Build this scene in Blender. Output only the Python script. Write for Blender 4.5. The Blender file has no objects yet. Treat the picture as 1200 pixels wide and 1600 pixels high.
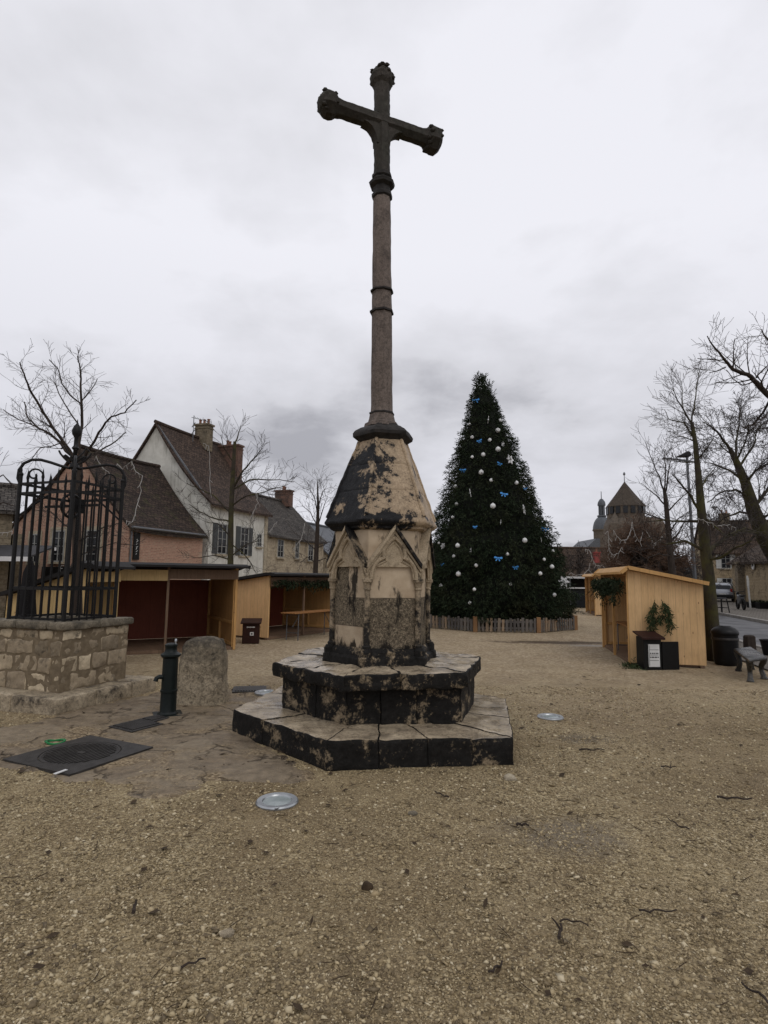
import bpy, bmesh, math, random
import numpy as np
from mathutils import Vector, Matrix, noise
R = math.radians
sc = bpy.context.scene
COL = sc.collection

# ------------------------------------------------------------------ camera
FPX, TILT, ROLL, EYE = 900.0, 0.112, 0.0129, 1.75      # focal length in photo pixels (1200 wide)
cam_d = bpy.data.cameras.new('camera'); cam = bpy.data.objects.new('camera', cam_d); COL.objects.link(cam)
cam_d.sensor_fit = 'HORIZONTAL'; cam_d.sensor_width = 36; cam_d.lens = 36*FPX/1200
cam_d.clip_start = .05; cam_d.clip_end = 2000
cam.location = (0, 0, EYE)
fw = Vector((0, math.cos(TILT), math.sin(TILT))); up0 = Vector((0, -math.sin(TILT), math.cos(TILT))); rt0 = Vector((1, 0, 0))
c_, s_ = math.cos(ROLL), math.sin(ROLL)
rt = rt0*c_ + up0*s_; up = up0*c_ - rt0*s_
cam.matrix_world = Matrix(((rt.x, up.x, -fw.x, 0), (rt.y, up.y, -fw.y, 0), (rt.z, up.z, -fw.z, EYE), (0, 0, 0, 1)))
sc.camera = cam

def ray(px, py):
    v = rt*(px-600) - up*(py-800) + fw*FPX
    return v
def gp(px, py, z=0.0):            # point of the horizontal plane z seen at a photo pixel
    v = ray(px, py); t = (z-EYE)/v.z
    return Vector((v.x*t, v.y*t, z))
def at(px, py, Y):                # point at distance Y seen at a photo pixel
    v = ray(px, py); t = Y/v.y
    return Vector((v.x*t, Y, EYE+v.z*t))

# ------------------------------------------------------------------ mesh builder
class MB:
    def __init__(s): s.v = []; s.f = []; s.m = []
    def add(s, vs, fs, m=0):
        o = len(s.v); s.v += [tuple(p) for p in vs]
        s.f += [tuple(i+o for i in f) for f in fs]; s.m += [m]*len(fs)
        return s
    def box(s, c, size, X=(1, 0, 0), Y=None, Z=(0, 0, 1), m=0):   # centre, sizes along X, Y, Z axes
        X = Vector(X).normalized(); Z = Vector(Z).normalized(); Y = Vector(Y).normalized() if Y is not None else Z.cross(X)
        c = Vector(c); x, y, z = X*size[0]/2, Y*size[1]/2, Z*size[2]/2
        vs = [c+x*i+y*j+z*k for k in (-1, 1) for j in (-1, 1) for i in (-1, 1)]
        return s.add(vs, [(0, 2, 3, 1), (4, 5, 7, 6), (0, 1, 5, 4), (2, 6, 7, 3), (0, 4, 6, 2), (1, 3, 7, 5)], m)
    def bar(s, p, q, w, h, upv=(0, 0, 1), m=0):                  # rectangular bar from p to q
        p, q = Vector(p), Vector(q); d = (q-p); L = d.length; d.normalize()
        upv = Vector(upv); Yv = upv.cross(d)
        if Yv.length < 1e-4: Yv = Vector((1, 0, 0)).cross(d)
        Yv.normalize(); Zv = d.cross(Yv)
        return s.box((p+q)/2, (L, w, h), d, Yv, Zv, m)
    def prism(s, poly, z0, z1, top=None, m=0, mt=None, mb=None):
        n = len(poly); top = top or poly
        vs = [(p[0], p[1], z0) for p in poly] + [(p[0], p[1], z1) for p in top]
        fs = [(i, (i+1) % n, n+(i+1) % n, n+i) for i in range(n)]
        s.add(vs, fs, m)
        s.add(vs, [tuple(range(n, 2*n))], m if mt is None else mt)
        s.add(vs, [tuple(range(n-1, -1, -1))], m if mb is None else mb)
        return s
    def loft(s, rings, m=0, cap=True, closed=True):
        n = len(rings[0]); vs = [p for r in rings for p in r]; fs = []
        for k in range(len(rings)-1):
            for i in range(n if closed else n-1):
                j = (i+1) % n
                fs.append((k*n+i, k*n+j, (k+1)*n+j, (k+1)*n+i))
        if cap and closed:
            fs.append(tuple(range(n-1, -1, -1))); fs.append(tuple(range((len(rings)-1)*n, len(rings)*n)))
        return s.add(vs, fs, m)
    def lathe(s, c, prof, n=24, m=0, a0=0.0, cap=True):          # profile of (r, z)
        c = Vector(c)
        return s.loft([[c+Vector((r*math.cos(a0+2*math.pi*i/n), r*math.sin(a0+2*math.pi*i/n), z)) for i in range(n)] for r, z in prof], m, cap)
    def tube(s, pts, rad, n=6, m=0, cap=True):
        pts = [Vector(p) for p in pts]
        if not hasattr(rad, '__len__'): rad = [rad]*len(pts)
        rings = []; ref = None
        for i, p in enumerate(pts):
            d = (pts[min(i+1, len(pts)-1)]-pts[max(i-1, 0)])
            if d.length < 1e-9: d = Vector((0, 0, 1))
            d.normalize()
            if ref is None: ref = Vector((0, 0, 1)) if abs(d.z) < .9 else Vector((1, 0, 0))
            u = ref-d*ref.dot(d)
            if u.length < 1e-4: u = d.orthogonal()
            u.normalize(); w = d.cross(u); ref = u
            rings.append([p+(u*math.cos(2*math.pi*k/n)+w*math.sin(2*math.pi*k/n))*rad[i] for k in range(n)])
        return s.loft(rings, m, cap)
    def ball(s, c, r, n=12, k=8, m=0, sq=(1, 1, 1)):
        c = Vector(c); rings = []
        for j in range(k+1):
            t = math.pi*(j+.02)/(k+.04)-math.pi/2
            rings.append([c+Vector((r*sq[0]*math.cos(t)*math.cos(2*math.pi*i/n), r*sq[1]*math.cos(t)*math.sin(2*math.pi*i/n), r*sq[2]*math.sin(t))) for i in range(n)])
        return s.loft(rings, m)
    def build(s, name, mats, parent=None, smooth=False, bevel=0, rough=None, uv=True, loc=None, local=False, seg=2):
        if not isinstance(mats, (list, tuple)): mats = [mats]
        off = Vector((0, 0, 0))
        if not local:
            if parent is not None:
                r = parent
                while r is not None: off += Vector(r.location); r = r.parent
            elif loc is not None: off = Vector(loc)
        me = bpy.data.meshes.new(name)
        me.from_pydata([(p[0]-off.x, p[1]-off.y, p[2]-off.z) for p in s.v], [], s.f)
        for mt in mats: me.materials.append(mt)
        if len(mats) > 1: me.polygons.foreach_set('material_index', s.m)
        if uv: auto_uv(me)
        if bevel or rough:
            bm = bmesh.new(); bm.from_mesh(me)
            bmesh.ops.remove_doubles(bm, verts=bm.verts, dist=1e-5)
            if bevel:
                es = [e for e in bm.edges if len(e.link_faces) == 2 and e.calc_face_angle(0) > .35]
                bmesh.ops.bevel(bm, geom=es, offset=bevel, segments=seg, profile=.5, affect='EDGES', clamp_overlap=True)
            if rough:
                size, amp, freq = rough
                for _ in range(7):
                    es = [e for e in bm.edges if e.calc_length() > size]
                    if not es or len(bm.verts) > 60000: break
                    bmesh.ops.subdivide_edges(bm, edges=es, cuts=1, use_grid_fill=True)
                bmesh.ops.triangulate(bm, faces=[f for f in bm.faces if len(f.verts) > 4])
                for v in bm.verts:
                    q = (v.co+off)*freq
                    v.co += (noise.noise_vector(q)+noise.noise_vector(q*2.7+Vector((7, 3, 1)))*.5)*amp
            bm.normal_update(); bm.to_mesh(me); bm.free()
        if smooth:
            me.polygons.foreach_set('use_smooth', [True]*len(me.polygons))
            try: me.set_sharp_from_angle(angle=R(smooth if smooth is not True else 40))
            except Exception: pass
        o = bpy.data.objects.new(name, me); COL.objects.link(o)
        if parent is not None: o.parent = parent
        elif loc is not None: o.location = loc
        return o

def auto_uv(me):
    uvl = me.uv_layers.new(name='UVMap').data
    vs = me.vertices; Z = Vector((0, 0, 1))
    for p in me.polygons:
        n = p.normal
        if abs(n.z) > .93: t = Vector((1, 0, 0)); b = Vector((0, 1, 0))
        else:
            t = Z.cross(n); t.normalize(); b = n.cross(t)
        for li in p.loop_indices:
            co = vs[me.loops[li].vertex_index].co
            uvl[li].uv = (co.dot(t), co.dot(b))

def tag(o, label=None, cat=None, group=None, kind=None):
    if label: o['label'] = label
    if cat: o['category'] = cat
    if group: o['group'] = group
    if kind: o['kind'] = kind
    return o
def empty(name, loc, label, cat, group=None, rz=0.0):
    o = bpy.data.objects.new(name, None); COL.objects.link(o)
    o.location = loc; o.rotation_euler = (0, 0, rz); o.empty_display_size = .2
    return tag(o, label, cat, group)
def copy_tree(o, parent=None):
    c = o.copy(); COL.objects.link(c); c.parent = parent
    for ch in list(o.children): copy_tree(ch, c)
    return c

# ------------------------------------------------------------------ materials
class NT:
    def __init__(s, name):
        s.mat = bpy.data.materials.new(name); s.mat.use_nodes = True
        s.t = s.mat.node_tree; s.n = s.t.nodes; s.b = s.n['Principled BSDF']; s._co = {}
    def node(s, typ, **kw):
        nd = s.n.new(typ)
        for k, v in kw.items():
            if k in nd.inputs: s.put(nd.inputs[k], v)
            else: setattr(nd, k, v)
        return nd
    def put(s, sock, v):
        if isinstance(v, bpy.types.NodeSocket): s.t.links.new(v, sock)
        elif isinstance(v, tuple) and len(v) == 3 and sock.type == 'RGBA': sock.default_value = (*v, 1)
        else: sock.default_value = v
    def co(s, kind='Object'):
        if 'tc' not in s._co: s._co['tc'] = s.n.new('ShaderNodeTexCoord')
        return s._co['tc'].outputs[kind]
    def mapping(s, v, scale=(1, 1, 1), loc=(0, 0, 0)):
        m = s.n.new('ShaderNodeMapping'); s.put(m.inputs['Vector'], v); m.inputs['Scale'].default_value = scale; m.inputs['Location'].default_value = loc
        return m.outputs[0]
    def noise(s, scale, detail=4, rough=.55, v=None, dist=0.0, out='Fac'):
        nd = s.n.new('ShaderNodeTexNoise'); s.put(nd.inputs['Vector'], v if v is not None else s.co())
        nd.inputs['Scale'].default_value = scale; nd.inputs['Detail'].default_value = detail
        nd.inputs['Roughness'].default_value = rough; nd.inputs['Distortion'].default_value = dist
        return nd.outputs['Fac' if out == 'Fac' else 'Color']
    def voro(s, scale, v=None, feature='F1', out='Distance', rnd=1.0):
        nd = s.n.new('ShaderNodeTexVoronoi'); nd.feature = feature
        s.put(nd.inputs['Vector'], v if v is not None else s.co()); nd.inputs['Scale'].default_value = scale
        nd.inputs['Randomness'].default_value = rnd
        return nd.outputs[out]
    def ramp(s, fac, stops, interp='LINEAR'):
        nd = s.n.new('ShaderNodeValToRGB'); s.put(nd.inputs[0], fac); e = nd.color_ramp.elements; nd.color_ramp.interpolation = interp
        while len(e) < len(stops): e.new(.5)
        for k, (p, c) in enumerate(stops):
            e[k].position = p; e[k].color = (*c, 1) if hasattr(c, '__len__') else (c, c, c, 1)
        return nd.outputs[0]
    def mix(s, fac, a, b, mode='MIX'):
        nd = s.n.new('ShaderNodeMix'); nd.data_type = 'RGBA'; nd.blend_type = mode
        s.put(nd.inputs[0], fac); s.put(nd.inputs[6], a); s.put(nd.inputs[7], b)
        return nd.outputs[2]
    def math(s, op, a, b=0.0, c=None, clamp=False):
        nd = s.n.new('ShaderNodeMath'); nd.operation = op; nd.use_clamp = clamp
        s.put(nd.inputs[0], a); s.put(nd.inputs[1], b)
        if c is not None: s.put(nd.inputs[2], c)
        return nd.outputs[0]
    def sep(s, v):
        nd = s.n.new('ShaderNodeSeparateXYZ'); s.put(nd.inputs[0], v); return nd.outputs
    def brick(s, v, w, h, c1, c2, mortar, msize=.01, offset=.5, smooth=.1, bias=0.0):
        nd = s.n.new('ShaderNodeTexBrick'); s.put(nd.inputs['Vector'], v); nd.offset = offset
        for k, q in (('Color1', c1), ('Color2', c2), ('Mortar', mortar)): s.put(nd.inputs[k], q)
        nd.inputs['Scale'].default_value = 1; nd.inputs['Brick Width'].default_value = w; nd.inputs['Row Height'].default_value = h
        nd.inputs['Mortar Size'].default_value = msize; nd.inputs['Mortar Smooth'].default_value = smooth; nd.inputs['Bias'].default_value = bias
        return nd.outputs['Color'], nd.outputs['Fac']
    def bump(s, h, strength=.5, dist=.02, normal=None):
        nd = s.n.new('ShaderNodeBump'); s.put(nd.inputs['Height'], h); nd.inputs['Strength'].default_value = strength; nd.inputs['Distance'].default_value = dist
        if normal is not None: s.put(nd.inputs['Normal'], normal)
        return nd.outputs[0]
    def done(s, color, rough=.7, normal=None, metal=0.0, spec=.16):
        s.put(s.b.inputs['Base Color'], color); s.put(s.b.inputs['Roughness'], rough); s.put(s.b.inputs['Metallic'], metal)
        s.put(s.b.inputs['Specular IOR Level'], spec)
        if normal is not None: s.put(s.b.inputs['Normal'], normal)
        return s.mat

def plain(name, c1, c2=None, scale=8, rough=.6, bump=.15, bscale=40, metal=0.0, spec=.2, dist=.01):
    t = NT(name); c2 = c2 or tuple(x*.6 for x in c1)
    col = t.ramp(t.noise(scale, 6, .6), [(.3, c2), (.7, c1)])
    return t.done(col, rough, t.bump(t.noise(bscale, 5), bump, dist) if bump else None, metal, spec)

def stained(name, tan1, tan2, dark, scale=2.2, lo=.46, hi=.54, rough=.75, bias=None, speck=.0, bumpd=.012, wet=None):
    """pale stone carrying black crust in ragged patches"""
    t = NT(name)
    base = t.ramp(t.noise(6, 6, .65), [(.3, tan2), (.7, tan1)])
    fine = t.noise(60, 4, .7)
    base = t.mix(.5, base, t.ramp(fine, [(.35, tuple(x*.45 for x in tan2)), (.6, tan1)]), 'MIX')
    n = t.math('ADD', t.math('MULTIPLY', t.noise(scale, 10, .72, dist=.3), .68), t.math('MULTIPLY', t.noise(scale*5.5, 8, .75), .32))
    if bias is not None: n = t.math('ADD', n, bias(t))
    mask = t.ramp(n, [(lo, 0.0), (hi+.01, 1.0)])
    base = t.mix(t.ramp(n, [(lo-.08, 0.0), (lo+.02, .55)]), base, tuple(x*.42 for x in tan2))
    if speck:
        sp = t.ramp(t.noise(28, 5, .75), [(.5, 0.0), (.62, 1.0)])
        mask = t.math('MAXIMUM', mask, t.math('MULTIPLY', sp, speck))
    pits = t.ramp(t.voro(38), [(.05, 1.0), (.16, 0.0)])
    mask = t.math('MAXIMUM', mask, t.math('MULTIPLY', pits, .35))
    dk = t.ramp(t.noise(18, 6, .7), [(.35, dark), (.62, tuple(min(1, x*2.6) for x in dark)), (.8, tuple(min(1, x*6) for x in dark))])
    col = t.mix(mask, base, dk)
    h = t.math('ADD', t.math('MULTIPLY', t.noise(14, 10, .72), 1.2), t.math('MULTIPLY', fine, .4))
    h = t.math('SUBTRACT', h, t.math('MULTIPLY', pits, .5))
    rg = rough if wet is None else t.ramp(t.noise(3, 5), [(.4, wet), (.65, rough)])
    return t.done(col, rg, t.bump(h, .7, bumpd), spec=.14 if wet is None else .4)

def rubble(name, c1, c2, mortar, w=.3, h=.16, ms=.02, dark=None, wob=.06, mixn=.45):
    t = NT(name); uv = t.co('UV')
    wv = t.n.new('ShaderNodeVectorMath'); wv.operation = 'MULTIPLY_ADD'
    t.put(wv.inputs[0], t.noise(3.2, 3, .55, v=uv, out='Color')); wv.inputs[1].default_value = (wob, wob, 0); t.put(wv.inputs[2], uv)
    col, fac = t.brick(wv.outputs[0], w, h, c1, c2, mortar, ms, smooth=.4)
    col2 = t.ramp(t.noise(9, 6, .7, v=uv), [(.3, tuple(x*.35 for x in c2)), (.6, c1)])
    col = t.mix(mixn, col, col2)
    if dark: col = t.mix(t.ramp(t.noise(1.6, 7, .7, v=uv), [(.5, 0.0), (.66, .85)]), col, dark)
    hh = t.math('SUBTRACT', t.math('MULTIPLY', t.noise(16, 6, .65, v=uv), .6), fac)
    return t.done(col, .85, t.bump(hh, .7, .02))

def tiles(name, c1, c2, moss=None, w=.24, h=.17):
    t = NT(name); uv = t.co('UV')
    wv = t.n.new('ShaderNodeVectorMath'); wv.operation = 'MULTIPLY_ADD'
    t.put(wv.inputs[0], t.noise(1.3, 3, .5, v=uv, out='Color')); wv.inputs[1].default_value = (.05, .12, 0); t.put(wv.inputs[2], uv)
    col, fac = t.brick(wv.outputs[0], w, h, c1, c2, tuple(x*.25 for x in c2), .018, smooth=.3)
    col = t.mix(t.ramp(t.noise(.8, 8, .75, v=uv), [(.42, 0.0), (.7, .7)]), col, tuple(x*.5 for x in c2))
    col = t.mix(t.ramp(t.noise(14, 3, .8, v=uv), [(.57, 0.0), (.7, .7)]), col, tuple(min(1, x*2.8) for x in c1))
    if moss: col = t.mix(t.ramp(t.noise(1.7, 7, .7, v=uv), [(.52, 0.0), (.66, .7)]), col, moss)
    sx = t.sep(wv.outputs[0])
    saw = t.math('FRACT', t.math('DIVIDE', sx[1], h))
    hh = t.math('SUBTRACT', t.math('MULTIPLY', t.noise(11, 4, v=uv), .8), t.math('ADD', fac, saw))
    return t.done(col, .8, t.bump(hh, .8, .03))

def planks(name, c1, c2, w=.12, rough=.55, knot=(.12, .05, .02), line=None, streak=.5):
    t = NT(name); uv = t.co('UV'); line = line or tuple(x*.4 for x in c2)
    col, fac = t.brick(uv, w, 30.0, c1, c2, line, .0035, offset=0.0, smooth=.2)
    gr = t.noise(7, 6, .65, v=t.mapping(uv, (7, .45, 1)), dist=1.2)
    col = t.mix(streak, col, t.ramp(gr, [(.3, tuple(x*.62 for x in c2)), (.65, c1)]))
    kn = t.ramp(t.voro(3.4, v=t.mapping(uv, (2.2, 1.0, 1))), [(.05, 1.0), (.1, 0.0)])
    col = t.mix(t.math('MULTIPLY', kn, .75), col, knot)
    col = t.mix(t.ramp(t.noise(1.6, 5, .6, v=uv), [(.45, 0.0), (.75, .35)]), col, tuple(x*.5 for x in c2))
    hh = t.math('SUBTRACT', t.math('MULTIPLY', gr, .3), fac)
    return t.done(col, rough, t.bump(hh, .5, .006))

MT = {}
# --- gravel
def gravel_mat():
    t = NT('gravel_ground'); P = t.co('Object')
    cell = t.voro(64, out='Color'); cs = t.sep(cell)
    c1 = t.ramp(cs[0], [(.0, (.04, .028, .013)), (.3, (.17, .125, .062)), (.7, (.42, .325, .176)), (1.0, (.70, .59, .38))])
    cell2 = t.sep(t.voro(120, out='Color'))
    c2 = t.ramp(cell2[1], [(.0, (.06, .042, .02)), (.5, (.25, .19, .10)), (1.0, (.52, .41, .25))])
    col = t.mix(t.ramp(t.noise(5, 5, .6), [(.4, .25), (.6, .8)]), c1, c2)
    # hard-packed, damp stretches: browner, finer
    damp = t.ramp(t.noise(.42, 7, .62, dist=.6), [(.42, 0.0), (.6, 1.0)])
    col = t.mix(t.math('MULTIPLY', damp, .7), col, t.ramp(t.noise(60, 4, .7), [(.3, (.075, .052, .027)), (.7, (.26, .185, .10))]))
    paler = t.ramp(t.noise(1.3, 6, .65), [(.46, 0.0), (.7, .5)])  # random stretches of paler chips
    col = t.mix(paler, col, (.44, .345, .20))
    pz = t.sep(P); far = t.math('ADD', pz[1], t.math('MULTIPLY', t.math('SUBTRACT', t.noise(.5, 5), .5), 7))
    fr = t.n.new('ShaderNodeMapRange'); t.put(fr.inputs[0], far); fr.inputs[1].default_value = 6; fr.inputs[2].default_value = 13
    col = t.mix(t.math('MULTIPLY', fr.outputs[0], .75), col, t.mix(.5, t.ramp(t.sep(t.voro(21, out='Color'))[1], [(.0, (.18, .13, .077)), (.45, (.41, .315, .2)), (1.0, (.76, .63, .46))]), t.ramp(t.math('ADD', t.math('MULTIPLY', t.noise(26, 6, .75), .62), t.math('MULTIPLY', t.noise(.9, 7, .7), .38)), [(.37, (.16, .112, .064)), (.5, (.40, .30, .19)), (.63, (.64, .52, .36))])))
    # two dried puddles with grey silt
    px = t.sep(P)
    for cx, cy, rx, ry, amt, cc in ((1.27, 4.2, .55, .36, .6, (.17, .145, .115)), (2.25, 6.6, .4, .22, .55, (.1, .085, .07)), (4.9, 16.3, 2.4, .5, .85, (.07, .045, .028)), (5.6, 15.6, .8, .3, .8, (.42, .38, .33)), (7.0, 9.0, 1.1, .8, .5, (.19, .16, .12)), (-.2, 2.6, .5, .4, .35, (.09, .06, .035))):
        dx = t.math('DIVIDE', t.math('SUBTRACT', px[0], cx), rx); dy = t.math('DIVIDE', t.math('SUBTRACT', px[1], cy), ry)
        d = t.math('SQRT', t.math('ADD', t.math('MULTIPLY', dx, dx), t.math('MULTIPLY', dy, dy)))
        d = t.math('ADD', d, t.math('MULTIPLY', t.math('SUBTRACT', t.noise(3, 5, .65), .5), 1.6))
        col = t.mix(t.ramp(d, [(.45, amt), (1.0, 0.0)]), col, cc)
    h = t.math('ADD', t.math('MULTIPLY', t.voro(64), -1.0), t.math('ADD', t.math('MULTIPLY', t.voro(120), -.5), t.math('MULTIPLY', t.noise(9, 6, .65), 1.3)))
    return t.done(col, t.ramp(t.noise(2, 5), [(.35, .62), (.65, .9)]), t.bump(h, .9, .02), spec=.2)
MT['gravel'] = gravel_mat()
def pebble_mat():
    t = NT('pebble'); g = t.n.new('ShaderNodeNewGeometry').outputs['Random Per Island']
    col = t.ramp(g, [(.0, (.045, .032, .015)), (.3, (.18, .132, .066)), (.6, (.37, .287, .155)), (.88, (.52, .425, .255)), (1.0, (.72, .63, .44))])
    col = t.mix(.35, col, t.ramp(t.noise(40, 4, .6), [(.3, (.1, .07, .04)), (.7, (.4, .31, .19))]))
    return t.done(col, .65, None, spec=.3)
MT['pebble'] = pebble_mat()
def paving_mat():
    t = NT('worn_paving')
    P = t.co(); wv = t.n.new('ShaderNodeVectorMath'); wv.operation = 'MULTIPLY_ADD'
    t.put(wv.inputs[0], t.noise(2.2, 4, .6, out='Color')); wv.inputs[1].default_value = (.9, .9, 0); t.put(wv.inputs[2], P)
    pv = t.mapping(wv.outputs[0], (1, 1, 0))
    edge = t.voro(1.5, v=pv, feature='DISTANCE_TO_EDGE'); cell = t.sep(t.voro(1.5, v=pv, out='Color'))
    col = t.ramp(cell[0], [(0, (.17, .132, .092)), (.5, (.21, .165, .115)), (1, (.27, .22, .155))])
    col = t.mix(.55, col, t.ramp(t.noise(9, 8, .7), [(.3, (.07, .052, .034)), (.7, (.32, .25, .165))]))
    crack = t.ramp(t.math('ADD', edge, t.math('MULTIPLY', t.math('SUBTRACT', t.noise(12, 5, .7), .5), .10)), [(.0, 1.0), (.035, 0.0)])
    crack = t.math('MULTIPLY', crack, t.ramp(t.noise(1.7, 5, .6), [(.47, 0.0), (.56, 1.0)]))
    grit = t.ramp(t.noise(1.3, 7, .7), [(.48, 0.0), (.6, 1.0)])
    gcol = t.ramp(t.sep(t.voro(55, out='Color'))[0], [(0, (.08, .055, .03)), (.5, (.2, .145, .08)), (1, (.42, .33, .21))])
    col = t.mix(t.math('MULTIPLY', grit, .8), col, gcol)
    col = t.mix(t.ramp(t.noise(.9, 6, .7), [(.52, 0.0), (.66, .6)]), col, (.075, .056, .038))
    col = t.mix(t.math('MULTIPLY', crack, .8), col, (.05, .036, .022))
    h = t.math('ADD', t.math('MULTIPLY', crack, -1.0), t.math('ADD', t.math('MULTIPLY', t.noise(14, 8, .7), .9), t.math('MULTIPLY', t.noise(3, 4), 1.2)))
    return t.done(col, t.ramp(t.noise(2.6, 6), [(.4, .33), (.62, .75)]), t.bump(h, .9, .04))
MT['paving'] = paving_mat()
def asphalt_mat():
    t = NT('wet_asphalt'); col = t.ramp(t.noise(70, 4, .7), [(.3, (.035, .035, .038)), (.7, (.085, .085, .088))])
    col = t.mix(t.ramp(t.noise(.5, 6), [(.45, 0.0), (.65, .5)]), col, (.03, .03, .032))
    return t.done(col, t.ramp(t.noise(.8, 5), [(.4, .28), (.65, .55)]), t.bump(t.noise(90, 3), .3, .006))
MT['asphalt'] = asphalt_mat()
MT['cobble'] = rubble('setts', (.2, .18, .155), (.12, .105, .09), (.05, .045, .035), .16, .12, .015, wob=.02)
MT['kerb'] = plain('kerb_stone', (.33, .31, .28), (.2, .185, .165), 4, .6, .3)

# --- monument stone
MT['pillar'] = None
def pillar_mat():
    t = NT('pillar_stone'); P = t.mapping(t.co(), loc=(0, 0, -.95)); p = t.sep(P)
    light = t.ramp(t.noise(5, 6, .6), [(.3, (.36, .275, .185)), (.7, (.52, .42, .30))])
    pit = t.ramp(t.voro(30), [(.04, 1.0), (.1, 0.0)])
    light = t.mix(t.math('MULTIPLY', pit, .4), light, (.16, .12, .08))
    vr = t.noise(42, 5, .8, dist=1.0)
    roughc = t.ramp(vr, [(.36, (.034, .028, .02)), (.5, (.125, .10, .07)), (.63, (.35, .285, .195))])
    # course of rough blocks under course of smooth ones, with a patched corner
    zz = t.math('ADD', p[2], t.math('MULTIPLY', t.math('SUBTRACT', t.noise(4, 3), .5), .03))
    m = t.math('LESS_THAN', zz, .56)
    m = t.math('MAXIMUM', m, t.math('MULTIPLY', t.math('LESS_THAN', zz, .98), t.math('LESS_THAN', p[0], -.375)))
    patch = t.math('MULTIPLY', t.math('LESS_THAN', zz, .24), t.math('LESS_THAN', p[0], -.2))
    m = t.math('MULTIPLY', m, t.math('SUBTRACT', 1.0, t.math('MULTIPLY', patch, .8)))
    col = t.mix(m, light, roughc)
    joint = t.math('MAXIMUM', t.math('COMPARE', p[2], .56, .006), t.math('COMPARE', p[2], .93, .005))
    joint = t.math('MAXIMUM', joint, t.math('COMPARE', p[2], .24, .005))
    col = t.mix(t.math('MULTIPLY', joint, .6), col, (.09, .07, .05))
    blk = t.math('ADD', t.noise(2.6, 7, .7, v=t.mapping(P, (1.6, 1.6, .55))), t.ramp(p[2], [(.0, .14), (.12, .02), (1.0, -.1)]))
    blk = t.ramp(blk, [(.57, 0.0), (.64, .95)])
    col = t.mix(blk, col, (.014, .012, .010))
    h = t.math('ADD', t.math('MULTIPLY', t.math('MULTIPLY', vr, m), 1.6), t.math('ADD', t.math('MULTIPLY', t.noise(18, 6), .5), t.math('MULTIPLY', joint, -.8)))
    return t.done(col, .82, t.bump(h, .8, .014))
MT['pillar'] = pillar_mat()
MT['trim'] = stained('carved_trim_stone', (.47, .38, .265), (.32, .25, .165), (.008, .0075, .007), 2.6, .575, .61)
MT['hood'] = stained('hood_mould_stone', (.45, .36, .25), (.3, .23, .15), (.008, .0075, .007), 2.2, .44, .50)
MT['colonnette'] = stained('colonnette_stone', (.43, .345, .24), (.27, .21, .14), (.010, .009, .008), 3.6, .53, .59, .75, lambda t: t.ramp(t.math('SUBTRACT', t.sep(t.co())[2], .95), [(.0, .12), (.35, .05), (.62, -.06)]))
def sp_bias(t):
    p = t.sep(t.mapping(t.co(), loc=(0, 0, -2.43)))
    a = t.math('MULTIPLY', t.math('SUBTRACT', p[0], .06), -.13)
    b = t.math('MULTIPLY', t.math('ABSOLUTE', t.math('SUBTRACT', p[2], .55)), -.10)
    e = t.math('MULTIPLY', t.ramp(p[2], [(.0, 1.0), (.10, 0.0)]), .10)
    return t.math('ADD', t.math('ADD', a, b), e)
MT['spire'] = stained('spire_stone', (.52, .40, .27), (.40, .295, .19), (.0065, .0065, .007), 2.1, .488, .506, .5, sp_bias, .2, .014)
MT['step_side'] = stained('black_crusted_step_face', (.44, .35, .235), (.28, .21, .13), (.006, .0055, .005), 3.4, .41, .455, .6, None, .35, .022)
def step_top():
    t = NT('wet_step_top')
    col = t.ramp(t.noise(4, 8, .68), [(.28, (.085, .07, .05)), (.44, (.27, .215, .148)), (.66, (.50, .41, .285))])
    col = t.mix(t.ramp(t.noise(30, 5, .75), [(.48, 0.0), (.66, .6)]), col, (.05, .042, .032))
    h = t.math('ADD', t.noise(7, 8, .68), t.math('MULTIPLY', t.noise(45, 4), .3))
    return t.done(col, t.ramp(t.noise(3.4, 6, .6), [(.42, .13), (.62, .5)]), t.bump(h, .5, .014), spec=.5)
MT['step_top'] = step_top()
MT['shaft'] = stained('shaft_stone', (.205, .165, .14), (.12, .095, .08), (.025, .021, .019), 5, .56, .66, .75, None, .5, .008)
MT['cross'] = stained('lichened_cross_stone', (.10, .088, .075), (.055, .048, .042), (.022, .021, .017), 4, .44, .58, .85, None, .45, .012)
MT['ring'] = plain('dark_moulding_stone', (.036, .031, .028), (.013, .012, .011), 14, .7, .5, 50)
MT['guard'] = stained('guard_stone_surface', (.46, .385, .275), (.30, .245, .17), (.04, .034, .026), 2.6, .50, .60, .85, lambda t: t.math('MULTIPLY', t.math('SUBTRACT', t.sep(t.co())[2], .45), .22), .7, .03)
MT['well_wall'] = rubble('well_rubble', (.50, .41, .285), (.15, .118, .08), (.17, .13, .085), .33, .19, .028, (.06, .05, .036), .17, .62)
def well_block():
    t = NT('well_block_stone'); g = t.n.new('ShaderNodeNewGeometry').outputs['Random Per Island']
    c = t.ramp(g, [(0, (.20, .16, .11)), (.35, (.29, .232, .16)), (.65, (.39, .315, .215)), (.85, (.56, .465, .325)), (1, (.60, .50, .36))])
    c = t.mix(.6, c, t.mix(1.0, c, t.ramp(t.noise(11, 9, .75), [(.3, .35), (.65, 1.25)]), 'MULTIPLY'))
    c = t.mix(t.ramp(t.noise(4.5, 9, .75), [(.54, 0.0), (.66, .8)]), c, (.05, .042, .032))
    return t.done(c, .85, t.bump(t.noise(22, 9, .7), .7, .014))
MT['well_block'] = well_block()
MT['mortar'] = plain('brown_mortar', (.20, .155, .10), (.12, .092, .06), 14, .9, .5, 60)
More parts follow.
